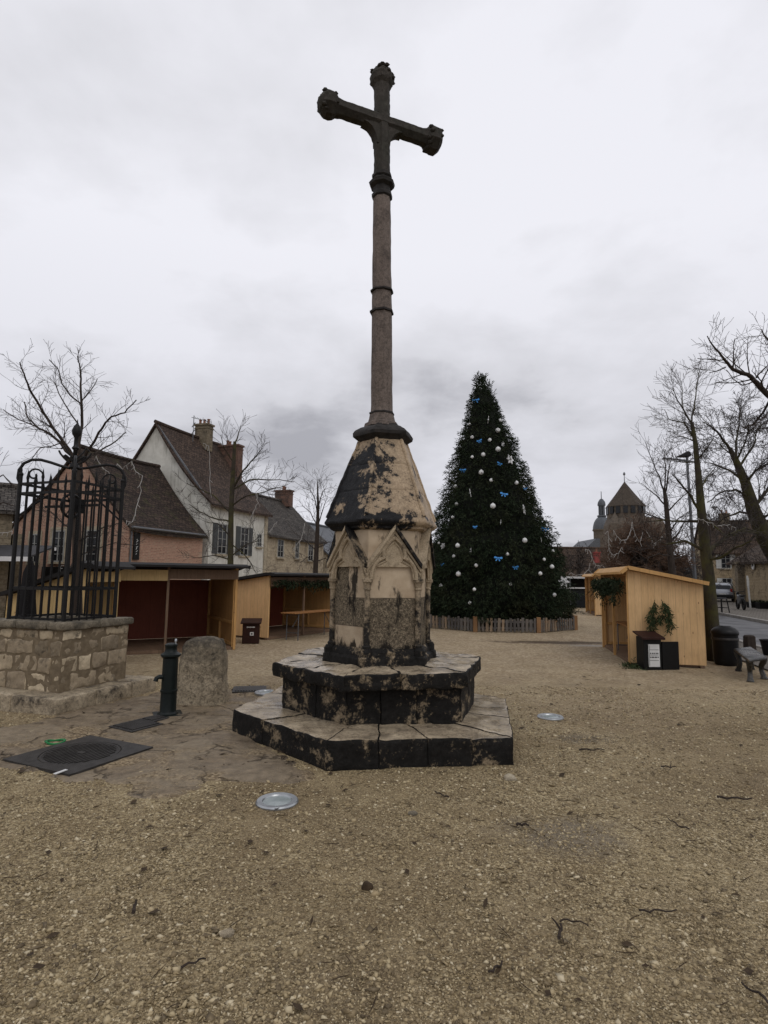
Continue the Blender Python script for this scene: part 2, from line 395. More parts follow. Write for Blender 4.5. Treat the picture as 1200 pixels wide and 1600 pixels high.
MT['well_cap'] = stained('well_coping_stone', (.30, .255, .19), (.17, .145, .105), (.03, .027, .022), 4, .5, .62, .7, None, .5, .02)
MT['well_step'] = stained('well_step_stone', (.50, .415, .295), (.32, .26, .18), (.03, .025, .02), 2.6, .535, .60, .6, None, .4, .02)
MT['iron'] = plain('black_iron', (.012, .011, .011), (.006, .006, .006), 20, .5, .2, 80)
MT['pump'] = plain('dark_green_paint', (.0085, .0125, .0115), (.005, .0075, .007), 9, .42, .25, 60)
MT['cast'] = plain('cast_iron', (.05, .047, .044), (.022, .02, .019), 12, .45, .4, 90)
MT['steel'] = plain('brushed_steel', (.42, .44, .45), (.3, .31, .32), 10, .33, .1, 80, .85)
MT['lens'] = plain('frosted_lens', (.30, .335, .33), (.2, .23, .23), 9, .2, .1, 40)
MT['hose'] = plain('green_plastic', (.02, .2, .06), (.015, .12, .04), 9, .4, 0)
# --- wood
MT['pine'] = planks('varnished_pine', (.72, .475, .245), (.62, .395, .19), .13)
MT['pine_shaded'] = planks('shaded_pine', (.54, .31, .13), (.42, .235, .09), .13)  # same pine as outside, with the interior shade put into its colour
MT['pine_pale'] = planks('pale_pine_board', (.62, .44, .21), (.55, .38, .17), .3)
MT['pine_trim'] = planks('pine_trim', (.60, .35, .14), (.50, .285, .105), .2)
MT['pine_grey'] = planks('weathered_board', (.20, .13, .085), (.14, .09, .06), .15)
MT['fence'] = planks('grey_weathered_pale', (.16, .145, .135), (.10, .09, .085), .2)
def pale_mat():
    t = NT('pale_wood'); g = t.n.new('ShaderNodeNewGeometry').outputs['Random Per Island']
    c = t.ramp(g, [(0, (.06, .055, .052)), (.4, (.13, .118, .108)), (.75, (.2, .165, .13)), (1, (.3, .215, .14))])
    c = t.mix(.5, c, t.mix(1.0, c, t.ramp(t.noise(9, 6, .7, v=t.mapping(t.co(), (4, 4, .6))), [(.3, .3), (.7, 1.3)]), 'MULTIPLY'))
    return t.done(c, .85)
MT['pale'] = pale_mat()
MT['fence_new'] = planks('fresh_pine_post', (.30, .17, .085), (.22, .12, .055), .3)
MT['felt'] = plain('black_roof_felt', (.018, .016, .015), (.009, .008, .008), 6, .7, .3, 40)
MT['brown_red'] = planks('red_brown_board', (.24, .07, .042), (.18, .05, .03), .6)
MT['brown_bin'] = planks('dark_brown_board', (.035, .014, .010), (.022, .009, .007), .1)
MT['bin_black'] = plain('black_box_paint', (.008, .0075, .007), None, 9, .5, .15)
MT['paper'] = plain('white_paper', (.68, .68, .66), (.5, .5, .49), 3, .6, 0)
MT['ink'] = plain('dark_ink', (.03, .03, .032), None, 9, .6, 0)
MT['table'] = planks('beer_table_top', (.33, .16, .06), (.24, .11, .04), .2)
MT['tarp'] = plain('dark_cloth', (.012, .011, .012), None, 5, .8, .3, 20)
# --- houses
MT['render_white'] = None
def render_white():
    t = NT('weathered_white_render'); uv = t.co('UV')
    col = t.ramp(t.noise(1.2, 7, .65, v=uv), [(.3, (.42, .41, .365)), (.65, (.60, .59, .54))])
    st = t.noise(1.0, 6, .7, v=t.mapping(uv, (2.6, .35, 1)))
    col = t.mix(t.ramp(st, [(.52, 0.0), (.72, .7)]), col, (.17, .16, .13))
    return t.done(col, .85, t.bump(t.noise(20, 5, v=uv), .3, .01))
MT['render_white'] = render_white()
MT['brick'] = rubble('red_brick', (.43, .25, .18), (.27, .145, .10), (.42, .34, .26), .23, .075, .014, (.36, .27, .2), .015)
MT['stone_pale'] = rubble('pale_rubble', (.44, .375, .27), (.27, .22, .155), (.33, .275, .2), .34, .2, .03, (.14, .115, .085), .12)
MT['stone_dark'] = rubble('dark_rubble', (.22, .18, .125), (.12, .10, .07), (.16, .13, .09), .3, .17, .03, (.05, .042, .03), .1)
MT['stone_ochre'] = rubble('ochre_rubble', (.34, .265, .165), (.23, .18, .11), (.3, .235, .15), .4, .22, .03, (.12, .092, .06), .1)
MT['quoin'] = stained('dressed_stone', (.45, .39, .29), (.33, .28, .2), (.1, .085, .065), 3, .55, .7)
MT['tile_brown'] = tiles('brown_tile', (.105, .072, .054), (.04, .028, .023))
MT['tile_dark'] = tiles('dark_brown_tile', (.075, .052, .041), (.027, .02, .017), (.05, .048, .022))
MT['tile_grey'] = tiles('grey_brown_tile', (.115, .103, .09), (.045, .040, .037))
MT['tile_rust'] = tiles('rusty_brown_tile', (.095, .064, .044), (.05, .034, .025))
MT['tower_stone'] = rubble('tower_rubble', (.15, .125, .10), (.095, .08, .065), (.12, .1, .08), .5, .25, .03, (.06, .05, .042), .1)
MT['tower_roof'] = tiles('tower_tile', (.085, .068, .052), (.06, .048, .038), None, .3, .25)
MT['slate'] = plain('blue_grey_slate', (.11, .118, .13), (.06, .066, .075), 3, .5, .4, 20)
MT['brick_chim'] = rubble('chimney_brick', (.2, .115, .085), (.12, .07, .055), (.14, .1, .08), .22, .07, .012, (.05, .04, .035), .02)
MT['shutter'] = planks('grey_shutter_board', (.075, .08, .08), (.05, .054, .055), .1)
MT['shutter_white'] = planks('pale_shutter_board', (.5, .5, .47), (.4, .4, .38), .1)
MT['wframe'] = plain('white_window_paint', (.30, .30, .28), (.2, .2, .19), 5, .5, .1)
MT['glass'] = plain('dark_glass', (.02, .022, .025), (.012, .013, .015), 3, .08, 0)
MT['awning'] = plain('dark_awning_cloth', (.05, .048, .05), (.03, .03, .032), 3, .7, .2)
MT['awning_edge'] = plain('pale_awning_edge', (.62, .62, .62), (.45, .45, .45), 3, .6, 0)
MT['redpaint'] = plain('faded_red_render', (.3, .07, .06), (.2, .05, .045), 3, .8, .2)
MT['pot'] = plain('terracotta', (.25, .12, .075), (.15, .075, .05), 10, .8, .2)
# --- plants
def bark(name, c1, c2, moss=None):
    t = NT(name); col = t.ramp(t.noise(9, 7, .7, v=t.mapping(t.co(), (1, 1, .3))), [(.3, c2), (.7, c1)])
    if moss: col = t.mix(t.ramp(t.noise(2.2, 6, .65), [(.45, 0.0), (.6, .8)]), col, moss)
    return t.done(col, .9, t.bump(t.noise(30, 5, v=t.mapping(t.co(), (1, 1, .3))), .6, .015))
MT['bark'] = bark('dark_bark', (.055, .042, .034), (.022, .017, .014))
MT['bark_moss'] = bark('mossy_bark', (.052, .043, .032), (.022, .018, .014), (.062, .058, .02))
MT['twig'] = plain('twig_bark', (.050, .040, .035), (.03, .024, .021), 6, .8, 0)
MT['twig_brown'] = plain('rusty_twig', (.115, .068, .043), (.06, .036, .024), 2, .8, 0)
def fir_mat():
    t = NT('fir_needles'); g = t.n.new('ShaderNodeNewGeometry').outputs['Random Per Island']
    col = t.ramp(g, [(.0, (.010, .015, .009)), (.6, (.020, .030, .016)), (1, (.036, .050, .026))])
    col = t.mix(t.ramp(t.noise(1.1, 5), [(.45, 0.0), (.7, .5)]), col, (.038, .032, .016))
    return t.done(col, .8, None, spec=.06)
MT['fir'] = fir_mat()
MT['fir_dark'] = plain('fir_core_shade', (.008, .010, .006), (.005, .006, .004), 3, .9, 0)  # near-black, the shade deep inside the crown put into the colour
MT['fir_fresh'] = plain('fresh_fir', (.045, .062, .022), (.02, .03, .012), 12, .7, 0)
MT['bauble'] = plain('white_plastic_ball', (.72, .72, .71), (.6, .6, .59), 3, .25, 0)
MT['bow'] = plain('blue_foil', (.10, .38, .80), (.04, .18, .5), 9, .22, .2, 20)
MT['flake'] = plain('white_foam', (.72, .72, .72), (.6, .6, .6), 5, .5, 0)
MT['cord'] = plain('pale_cord', (.38, .36, .34), (.26, .25, .23), 9, .5, 0)
# --- street
MT['car'] = plain('silver_car_paint', (.33, .34, .36), (.28, .29, .31), 2, .25, 0, 40, .5)
MT['tyre'] = plain('black_rubber', (.012, .012, .012), None, 9, .8, 0)
MT['redlamp'] = plain('red_lens', (.3, .015, .012), None, 9, .2, 0)
MT['plate'] = plain('number_plate', (.6, .6, .58), None, 5, .4, 0)
MT['black_plastic'] = plain('black_plastic', (.011, .011, .012), (.007, .007, .007), 6, .4, .1)
MT['galv'] = plain('galvanised_steel', (.16, .165, .175), (.11, .115, .12), 5, .45, .1, 30, .6)
MT['whitepost'] = plain('white_post_paint', (.5, .5, .48), (.35, .35, .33), 6, .5, 0)
MT['bench'] = stained('grey_bench_stone', (.085, .074, .058), (.045, .04, .032), (.010, .010, .009), 3, .42, .52, .5, None, .5, .01, .25)
MT['leaf'] = plain('dead_leaf', (.06, .04, .022), (.03, .02, .012), 30, .8, .2)

rng = random.Random(11)
# ------------------------------------------------------------------ world: overcast sky
SUN_AZ, SUN_EL = R(150), R(48)            # behind and right of the camera, behind cloud
w = bpy.data.worlds.new('World'); sc.world = w; w.use_nodes = True
wt = w.node_tree; wn = wt.nodes; bg = wn['Background']
sky = wn.new('ShaderNodeTexSky'); sky.sky_type = 'NISHITA'; sky.sun_disc = False
sky.sun_elevation = SUN_EL; sky.sun_rotation = SUN_AZ
tc = wn.new('ShaderNodeTexCoord')
def wnode(t, **kw):
    n = wn.new(t)
    for k, v in kw.items(): n.inputs[k].default_value = v
    return n
sepd = wn.new('ShaderNodeSeparateXYZ'); wt.links.new(tc.outputs['Generated'], sepd.inputs[0])
# project the view direction on a cloud layer: (x, y) / (z + 0.18)
zz = wn.new('ShaderNodeMath'); zz.operation = 'MAXIMUM'; wt.links.new(sepd.outputs[2], zz.inputs[0]); zz.inputs[1].default_value = 0
za = wn.new('ShaderNodeMath'); za.operation = 'ADD'; wt.links.new(zz.outputs[0], za.inputs[0]); za.inputs[1].default_value = .22
dx = wn.new('ShaderNodeMath'); dx.operation = 'DIVIDE'; wt.links.new(sepd.outputs[0], dx.inputs[0]); wt.links.new(za.outputs[0], dx.inputs[1])
dy = wn.new('ShaderNodeMath'); dy.operation = 'DIVIDE'; wt.links.new(sepd.outputs[1], dy.inputs[0]); wt.links.new(za.outputs[0], dy.inputs[1])
cmb = wn.new('ShaderNodeCombineXYZ'); wt.links.new(dx.outputs[0], cmb.inputs[0]); wt.links.new(dy.outputs[0], cmb.inputs[1]); cmb.inputs[2].default_value = 3.7
n1 = wnode('ShaderNodeTexNoise', Scale=1.25, Detail=6, Roughness=.5, Distortion=.15); wt.links.new(cmb.outputs[0], n1.inputs['Vector'])
n2 = wnode('ShaderNodeTexNoise', Scale=3.6, Detail=6, Roughness=.55, Distortion=.2); wt.links.new(cmb.outputs[0], n2.inputs['Vector'])
nm = wn.new('ShaderNodeMix'); nm.data_type = 'FLOAT'; nm.inputs[0].default_value = .30; wt.links.new(n1.outputs['Fac'], nm.inputs[2]); wt.links.new(n2.outputs['Fac'], nm.inputs[3])
r1 = wn.new('ShaderNodeValToRGB'); wt.links.new(nm.outputs[0], r1.inputs[0])
e = r1.color_ramp.elements
e[0].position = .32; e[0].color = (.43, .43, .465, 1); e[1].position = .57; e[1].color = (.79, .79, .842, 1)
em = e.new(.43); em.color = (.66, .66, .70, 1)
# a brighter zenith than horizon
rz = wn.new('ShaderNodeValToRGB'); wt.links.new(sepd.outputs[2], rz.inputs[0])
e = rz.color_ramp.elements; e[0].position = .0; e[0].color = (.92, .92, .93, 1); e[1].position = .5; e[1].color = (1.03, 1.03, 1.03, 1)
e2 = e.new(.17); e2.color = (.86, .86, .87, 1)
mul = wn.new('ShaderNodeMix'); mul.data_type = 'RGBA'; mul.blend_type = 'MULTIPLY'; mul.inputs[0].default_value = 1
wt.links.new(r1.outputs[0], mul.inputs[6]); wt.links.new(rz.outputs[0], mul.inputs[7])
sc10 = wn.new('ShaderNodeMix'); sc10.data_type = 'RGBA'; sc10.blend_type = 'MULTIPLY'; sc10.inputs[0].default_value = 1
wt.links.new(mul.outputs[2], sc10.inputs[6]); sc10.inputs[7].default_value = (10, 10, 10, 1)
sc10.clamp_result = False
mx = wn.new('ShaderNodeMix'); mx.data_type = 'RGBA'; mx.inputs[0].default_value = .97
wt.links.new(sky.outputs[0], mx.inputs[6]); wt.links.new(sc10.outputs[2], mx.inputs[7])
wt.links.new(mx.outputs[2], bg.inputs[0]); bg.inputs[1].default_value = .1
sl = bpy.data.lights.new('sun', 'SUN'); sl.energy = .6; sl.angle = R(30); sl.color = (1, .96, .9)
so = bpy.data.objects.new('sun', sl); COL.objects.link(so)
sd = Vector((math.sin(SUN_AZ)*math.cos(SUN_EL), math.cos(SUN_AZ)*math.cos(SUN_EL), math.sin(SUN_EL)))
so.rotation_euler = sd.to_track_quat('Z', 'Y').to_euler(); so.location = (20, -20, 40)
sc.view_settings.view_transform = 'Standard'; sc.view_settings.look = 'None'; sc.view_settings.exposure = .12; sc.view_settings.gamma = 1

# ------------------------------------------------------------------ ground, road, pavement
def ground():
    xs = sorted(set([0.0]+[s*v for s in (-1, 1) for v in ([i*.16 for i in range(1, 40)]+[6.4*1.22**k for k in range(1, 24)])]))
    ys = sorted(set([-60, -25, -10, -3, 0]+[1.2+i*.16 for i in range(60)]+[10.7*1.17**k for k in range(1, 26)]))
    vs = [(x, y, (noise.noise(Vector((x*.9, y*.9, 0)))*.016+noise.noise(Vector((x*3.1, y*3.1, 4)))*.009)*max(0, min(1, (14-abs(y-5))/6, (9-abs(x))/4))) for y in ys for x in xs]
    nx = len(xs); fs = [(j*nx+i, j*nx+i+1, (j+1)*nx+i+1, (j+1)*nx+i) for j in range(len(ys)-1) for i in range(nx-1)]
    m = MB().add(vs, fs); o = m.build('ground', MT['gravel'], smooth=True, uv=False); return tag(o, 'gravel covered square', None, None, 'structure')
def gz(x, y): return (noise.noise(Vector((x*.9, y*.9, 0)))*.016+noise.noise(Vector((x*3.1, y*3.1, 4)))*.009)*max(0, min(1, (14-abs(y-5))/6, (9-abs(x))/4))
go = ground(); go['label'] = 'wide gravel square covered in beige stone chips'
def strip(name, near, far, z, mat, label):
    vs = [(x, y, z) for x, y in near]+[(x, y, z) for x, y in far]; n = len(near)
    o = MB().add(vs, [(i+1, i, n+i, n+i+1) for i in range(n-1)]).build(name, mat); o['label'] = label; o['kind'] = 'structure'
    return o
YS = [-20, 0, 8, 14, 20, 26, 32, 38, 46, 56, 70]
def edge(Y): return 11.35+.245*(Y-20.8)+max(0, Y-30)**2*.011
near = [(edge(Y), Y) for Y in YS]; far = [(edge(Y)+3.7, Y) for Y in YS]
strip('road', near, far, .02, MT['asphalt'], 'wet grey asphalt street along the right of the square')
strip('pavement', [(x-1.5, y) for x, y in near], [(x-.16, y) for x, y in near], .03, MT['cobble'], 'narrow sett paved strip between gravel and street')
strip('forecourt', [(x+.16, y) for x, y in far], [(x+22, y) for x, y in far], .14, MT['cobble'], 'sett paved pavement beyond the street')
def kerb(pts, h, w):
    m = MB()
    for (x0, y0), (x1, y1) in zip(pts, pts[1:]):
        L = math.hypot(x1-x0, y1-y0); n = max(1, int(L/1.0))
        for k in range(n):
            a = Vector((x0+(x1-x0)*(k+.01)/n, y0+(y1-y0)*(k+.01)/n, h/2)); b = Vector((x0+(x1-x0)*(k+.99)/n, y0+(y1-y0)*(k+.99)/n, h/2))
            m.bar(a, b, w, h)
    return m
for pts, h, lab in (([(x-.08, y) for x, y in near], .07, 'low stone kerb on the near side of the street'), ([(x+.08, y) for x, y in far], .15, 'pale stone kerb on the far side of the street')):
    o = kerb(pts[1:9], h, .15).build('kerb', MT['kerb'], bevel=.015); o['kind'] = 'structure'; o['label'] = lab
# worn flagstones round the pump, the well and the monument
def paving():
    out = [gp(*p) for p in ((-60, 1150), (60, 1128), (120, 1108), (245, 1082), (330, 1072), (375, 1080), (420, 1068), (440, 1090), (400, 1150), (470, 1195), (505, 1222), (430, 1226), (330, 1222), (295, 1250), (215, 1248), (160, 1222), (120, 1222), (20, 1200), (-60, 1204))]
    pts = []
    for a, b in zip(out, out[1:]+out[:1]):
        for k in range(14):
            p = a.lerp(b, k/14); q = noise.noise_vector(p*5)*.11+noise.noise_vector(p*17)*.04
            pts.append((p.x+q.x, p.y+q.y))
    bm = bmesh.new(); f = bm.faces.new([bm.verts.new((x, y, 0)) for x, y in pts])
    bmesh.ops.triangulate(bm, faces=[f])
    for _ in range(5):
        es = [e for e in bm.edges if e.calc_length() > .16]
        if es: bmesh.ops.subdivide_edges(bm, edges=es, cuts=1); bmesh.ops.triangulate(bm, faces=[f for f in bm.faces if len(f.verts) > 3])
    bnd = {v for e in bm.edges if len(e.link_faces) < 2 for v in e.verts}
    for v in bm.verts:
        v.co.z = gz(v.co.x, v.co.y)+.010+noise.noise(v.co*2.3)*.008+abs(noise.noise(v.co*6))*.006 if v not in bnd else gz(v.co.x, v.co.y)-.006
    bmesh.ops.recalc_face_normals(bm, faces=bm.faces)
    me = bpy.data.meshes.new('paving'); bm.to_mesh(me); bm.free(); me.materials.append(MT['paving'])
    if me.polygons[0].normal.z < 0: me.flip_normals()
    me.polygons.foreach_set('use_smooth', [True]*len(me.polygons))
    o = bpy.data.objects.new('paving', me); COL.objects.link(o); o['kind'] = 'structure'; o['label'] = 'worn damp flagstones around pump and monument'
    return [(p.x, p.y) for p in out]
PAVE = paving()

def inside(poly, x, y):
    c = False; n = len(poly)
    for i in range(n):
        x0, y0 = poly[i]; x1, y1 = poly[(i+1) % n]
        if (y0 > y) != (y1 > y) and x < (x1-x0)*(y-y0)/(y1-y0)+x0: c = not c
    return c

# ------------------------------------------------------------------ monument: the wayside cross
CX, CY = -.02, 7.03
def hexp(r, cx=CX, cy=CY, jit=0): return [(cx+r*math.cos(R(-45+60*j)), cy+r*math.sin(R(-45+60*j))) for j in range(6)]
def offset_in(poly, k):
    return [(CX+(x-CX)*k, CY+(y-CY)*k) for x, y in poly]
def block_ring(m, outer, k, z0, z1, nb, seed, gap=.002, lip=0.0, topm=1, sidem=0):
    rr = random.Random(seed); n = len(outer); inner = offset_in(outer, k)
    for i in range(n):
        a, b = Vector((*outer[i], 0)), Vector((*outer[(i+1) % n], 0)); ai, bi = Vector((*inner[i], 0)), Vector((*inner[(i+1) % n], 0))
        N = nb[i % len(nb)]; cuts = [0]+sorted((q+rr.uniform(-.18, .18))/N for q in range(1, N))+[1]
        L = (b-a).length; g = gap/L
        for q in range(N):
            s0, s1 = cuts[q]+g, cuts[q+1]-g
            dz = rr.uniform(-.008, .008); pz = rr.uniform(-.012, .006)
            d = (b-a).normalized(); nn = Vector((d.y, -d.x, 0))*pz
            p = [a.lerp(b, s0)+nn, a.lerp(b, s1)+nn, ai.lerp(bi, s1), ai.lerp(bi, s0)]
            m.prism([(v.x, v.y) for v in p], z0, z1+dz, None, sidem, topm, sidem)
LOW = [(1.257, 5.66), (1.56, 7.46), (.45, 8.62), (-1.30, 8.4), (-1.66, 6.65), (-.49, 5.44)]
mon = empty('stone_cross', (CX, CY, 0), 'tall weathered stone cross on a black stained hexagonal pedestal with two steps', 'monument')
m = MB(); block_ring(m, LOW, .55, -.02, .25, [2, 2, 2, 2, 3, 4], 3)
m.prism(offset_in(LOW, .965), -.02, .228, None, 0, 1)
m.build('lower_step', [MT['step_side'], MT['step_top']], mon, smooth=30, bevel=.007, rough=(.065, .013, 6.5))
UP = [(.83, 6.20), (1.13, 7.22), (.33, 8.14), (-.88, 7.9), (-1.13, 6.78), (-.35, 6.02)]
m = MB(); block_ring(m, UP, .5, .22, .63, [2, 2, 2, 2, 2, 3], 5, gap=.003, topm=0)
m.prism(offset_in(UP, .97), .22, .63)
m.build('upper_step', MT['step_side'], mon, smooth=30, bevel=.008, rough=(.06, .015, 7))
SLAB = [(.89, 6.08), (1.23, 7.30), (.38, 8.28), (-.96, 8.02), (-1.235, 6.66), (-.38, 5.78)]
m = MB(); block_ring(m, SLAB, .4, .625, .775, [2, 2, 1, 2, 2, 2], 8, gap=.0035)
m.prism(offset_in(SLAB, .96), .632, .757, None, 0, 1)
m.build('upper_slab', [MT['step_side'], MT['step_top']], mon, smooth=30, bevel=.015, rough=(.06, .02, 6))
# plinth
ring = lambda r, z: [(x, y, z) for x, y in hexp(r)]
m = MB().loft([ring(.685, .76), ring(.675, .85), ring(.64, .875), ring(.635, .915), ring(.595, .955)])
for x, y in hexp(.615): m.lathe((x, y, 0), [(.088, .77), (.082, .86), (.066, .875), (.066, .93), (.045, .965)], 8)
m.build('plinth', MT['step_side'], mon, smooth=30, rough=(.06, .012, 7))
m = MB().loft([ring(.575, .94), ring(.575, 2.34)])
m.build('pillar', MT['pillar'], mon, rough=(.1, .004, 7))
# colonnettes with capitals on the six corners
for j, (x, y) in enumerate(hexp(.592)):
    MB().lathe((x, y, 0), [(.045, .955), (.05, .985), (.034, 1.0), (.031, 1.60), (.042, 1.605), (.042, 1.62), (.036, 1.625), (.05, 1.685), (.062, 1.69), (.062, 1.725), (.034, 1.73), (.03, 1.93)], 12).build('colonnette', MT['colonnette'], mon, smooth=40, rough=(.08, .004, 9))
# gables with trefoil arches
for j in range(6):
    a = R(-45+60*j+30); n = Vector((math.cos(a), math.sin(a), 0)); t = Vector((-n.y, n.x, 0)); ap = .575*math.cos(R(30)); c = Vector((CX, CY, 0))
    P = lambda u, z, d=0.0: c+n*(ap+d)+t*u+Vector((0, 0, z))
    g = MB(); hood = MB()
    g.loft([[P(-.285, 1.86, .0), P(.285, 1.86, .0), P(.03, 2.27, .0), P(-.03, 2.27, .0)], [P(-.285, 1.86, .035), P(.285, 1.86, .035), P(.03, 2.27, .035), P(-.03, 2.27, .035)]])
    for s in (-1, 1):
        q = lambda u, z, d: P(s*u, z, d)
        for w0, w1, d in ((0, .03, .105), (.036, .058, .075), (.066, .084, .055)):
            prof = lambda u, z: [q(u, z-w0*1.7, -.02), q(u, z-w0*1.7, d), q(u, z-w1*1.7, d), q(u, z-w1*1.7, -.02)]
            rings = [prof(.315, 1.90), prof(.0, 2.335)]
            if s < 0: rings = rings[::-1]
            (hood if w0 == 0 and s > 0 else g).loft(rings)
        path = [(.262, 1.72), (.258, 1.80), (.235, 1.87), (.19, 1.925), (.135, 1.955), (.118, 1.958), (.13, 2.0), (.125, 2.05), (.095, 2.11), (.045, 2.16), (.0, 2.19)]
        g.tube([P(s*u, z, .05) for u, z in path], .024, 8)
        g.tube([P(s*max(0, u-.028), z-.034 if u < .2 else z, .035) for u, z in path], .013, 6)
    go_ = g.build('gable', MT['trim'], mon, smooth=35, rough=(.07, .004, 9)); hood.build('hood_mould', MT['hood'], go_, smooth=35, rough=(.06, .006, 9))
# spire
prof = [(.60, 2.28), (.64, 2.30), (.65, 2.325), (.675, 2.335), (.69, 2.35), (.705, 2.365), (.708, 2.39), (.69, 2.42)]
for k in range(1, 4):
    f = k/3; r = .685+(.305-.685)*f; z = 2.43+.97*f
    prof += [(r+.003, z-.006), (r-.001, z-.002), (r-.001, z+.002), (r, z+.006)] if k < 3 else [(r, z)]
m = MB().loft([ring(r, z) for r, z in prof])
for (x0, y0), (x1, y1) in zip(hexp(.680), hexp(.302)): m.tube([(x0, y0, 2.44), (x1, y1, 3.40)], .022, 8)
m.build('spire', MT['spire'], mon, smooth=35, rough=(.06, .008, 9))
m = MB().loft([ring(r, z) for r, z in ((.30, 3.385), (.325, 3.41), (.385, 3.45), (.39, 3.49), (.36, 3.53), (.29, 3.575), (.24, 3.59), (.23, 3.61))])
m.build('collar', MT['ring'], mon, smooth=35, rough=(.08, .009, 8))
LEAN = lambda z: CX-.02-.0125*(z-3.5)
def octring(r, z, n=8): return [(LEAN(z)+r*math.cos(R(11+360*i/n)), CY+r*math.sin(R(11+360*i/n)), z) for i in range(n)]
m = MB().loft([octring(r, z) for r, z in ((.225, 3.59), (.215, 3.64), (.175, 3.665), (.165, 3.70), (.15, 3.76), (.138, 3.80), (.135, 4.4), (.132, 5.1), (.127, 5.4), (.122, 6.0), (.116, 6.7))])
m.build('shaft', MT['shaft'], mon, smooth=30, rough=(.12, .005, 6))
for r, z, h in ((.158, 3.775, .02), (.155, 5.10, .022), (.152, 5.38, .02)):
    MB().loft([octring(r-.03, z-h), octring(r, z-h*.5), octring(r, z+h*.5), octring(r-.03, z+h)]).build('moulding', MT['ring'], mon, smooth=30, rough=(.05, .006, 9))
m = MB().loft([octring(r, z) for r, z in ((.112, 6.65), (.138, 6.67), (.138, 6.71), (.115, 6.735), (.115, 6.80), (.165, 6.83), (.175, 6.87), (.13, 6.91), (.112, 6.93), (.132, 6.95), (.132, 6.985), (.105, 7.0))])
m.build('moulding', MT['ring'], mon, smooth=30, rough=(.06, .006, 9))
# cross head
XZ = 7.735; ax = Vector((.92, .39, 0)).normalized(); ay = Vector((-ax.y, ax.x, 0)); xc = Vector((LEAN(XZ), CY, XZ))
def sect(o, u, v, r): return [o+u*(r*math.cos(R(22.5+45*i)))+v*(r*math.sin(R(22.5+45*i))) for i in range(8)]
m = MB(); Zv = Vector((0, 0, 1))
m.loft([sect(Vector((LEAN(z), CY, z)), ax, ay, r) for z, r in ((6.99, .108), (7.3, .107), (7.7, .107), (8.1, .106), (8.2, .108), (8.26, .12), (8.31, .155), (8.39, .168), (8.44, .15), (8.49, .10), (8.53, .04))])
m.build('upright', MT['cross'], mon, smooth=22, rough=(.04, .006, 17))
m = MB(); m.loft([sect(xc+ax*d, ay, Zv, r) for d, r in ((-.86, .06), (-.83, .13), (-.78, .170), (-.73, .176), (-.68, .155), (-.64, .125), (-.58, .112), (-.3, .112), (0, .112), (.3, .112), (.58, .112), (.64, .125), (.68, .165), (.74, .185), (.80, .178), (.85, .13), (.88, .06))])
for s in (-1, 1):      # curved corbels under the arms
    rg = []
    for k in range(6):
        th = R(90*k/5); x = .26-.19*math.sin(th)+.02; z = -.10-.24*(1-math.cos(th))
        rg.append((x, z))
    for x, z in rg: pass
    A = [xc+ax*(s*x)+Zv*z for x, z in rg]
    front = [p-ay*.075 for p in A]+[xc+ax*(s*.05)+Zv*-.36-ay*.075, xc+ax*(s*.05)+Zv*-.05-ay*.075]
    back = [p+ay*.15 for p in front]
    m.loft([front, back] if s > 0 else [back, front])
m.build('crossbar', MT['cross'], mon, smooth=22, rough=(.04, .0065, 17))
rc = random.Random(17)                       # worn carved leaves round the three ends
for e_c, e_u, e_v, e_w, nm in ((xc+ax*.75, ax, ay, Zv, 'carved_end'), (xc-ax*.75, -ax, ay, Zv, 'carved_end'), (Vector((LEAN(8.4), CY, 8.41)), Zv, ax, ay, 'carved_end')):
    m = MB()
    m.ball(e_c, .145, 10, 7)
    for k in range(30):
        t_ = rc.uniform(0, 6.283); rr_ = rc.uniform(.125, .158); c = e_c+e_u*rc.uniform(-.09, .08)+(e_v*math.cos(t_)+e_w*math.sin(t_))*rr_
        m.ball(c, rc.uniform(.018, .034), 6, 4, 0, (1.3, .9, .8))
    m.build(nm, MT['cross'], mon, smooth=30, rough=(.03, .008, 20))

# ------------------------------------------------------------------ well with its iron cage
wa = Vector((.33, .944, 0)).normalized(); wb = Vector((-wa.y, wa.x, 0))
S0 = Vector((-3.99, 7.27, 0)); W0 = S0+wa*.30+wb*.30
well = empty('stone_well', W0+wa*.6+wb*.65, 'square stone well on a low step, topped by a tall black iron cage', 'well')
def wq(o, a0, a1, b0, b1): return [((o+wa*i+wb*j).x, (o+wa*i+wb*j).y) for i, j in ((a0, b0), (a1, b0), (a1, b1), (a0, b1))]
m = MB()
def stonerow(m, p, q, depth_v, z0, z1, cuts, gap=.008):
    for c0, c1 in zip(cuts, cuts[1:]):
        a = p.lerp(q, c0)+(q-p).normalized()*gap; b = p.lerp(q, c1)-(q-p).normalized()*gap
        m.prism([((v).x, (v).y) for v in (a, b, b+depth_v, a+depth_v)][::1], z0, z1+rng.uniform(-.01, .006))
stonerow(m, S0, S0+wa*1.78, wb*.34, -.02, .205, [0, .36, .72, 1])
stonerow(m, S0+wb*1.95, S0+wb*.012, wa*.34, -.02, .205, [0, .3, .62, .99])
m.prism(wq(S0, .33, 1.76, .02, 1.95), -.02, .195); m.prism(wq(S0, .02, .33, .34, 1.93), -.02, .193)
m.build('step', MT['well_step'], well, smooth=30, bevel=.02, rough=(.09, .016, 5))
WA, WB = 1.17, 1.32
MB().prism(wq(W0, .009, WA-.009, .009, WB-.009), .19, .995).build('mortar', MT['mortar'], well, rough=(.08, .01, 9))
m = MB(); zc = .19; rw = random.Random(6)
sides = [(W0, wa, wb, WA), (W0+wa*WA, wb, -wa, WB), (W0+wa*WA+wb*WB, -wa, -wb, WA), (W0+wb*WB, -wb, wa, WB)]
row = 0
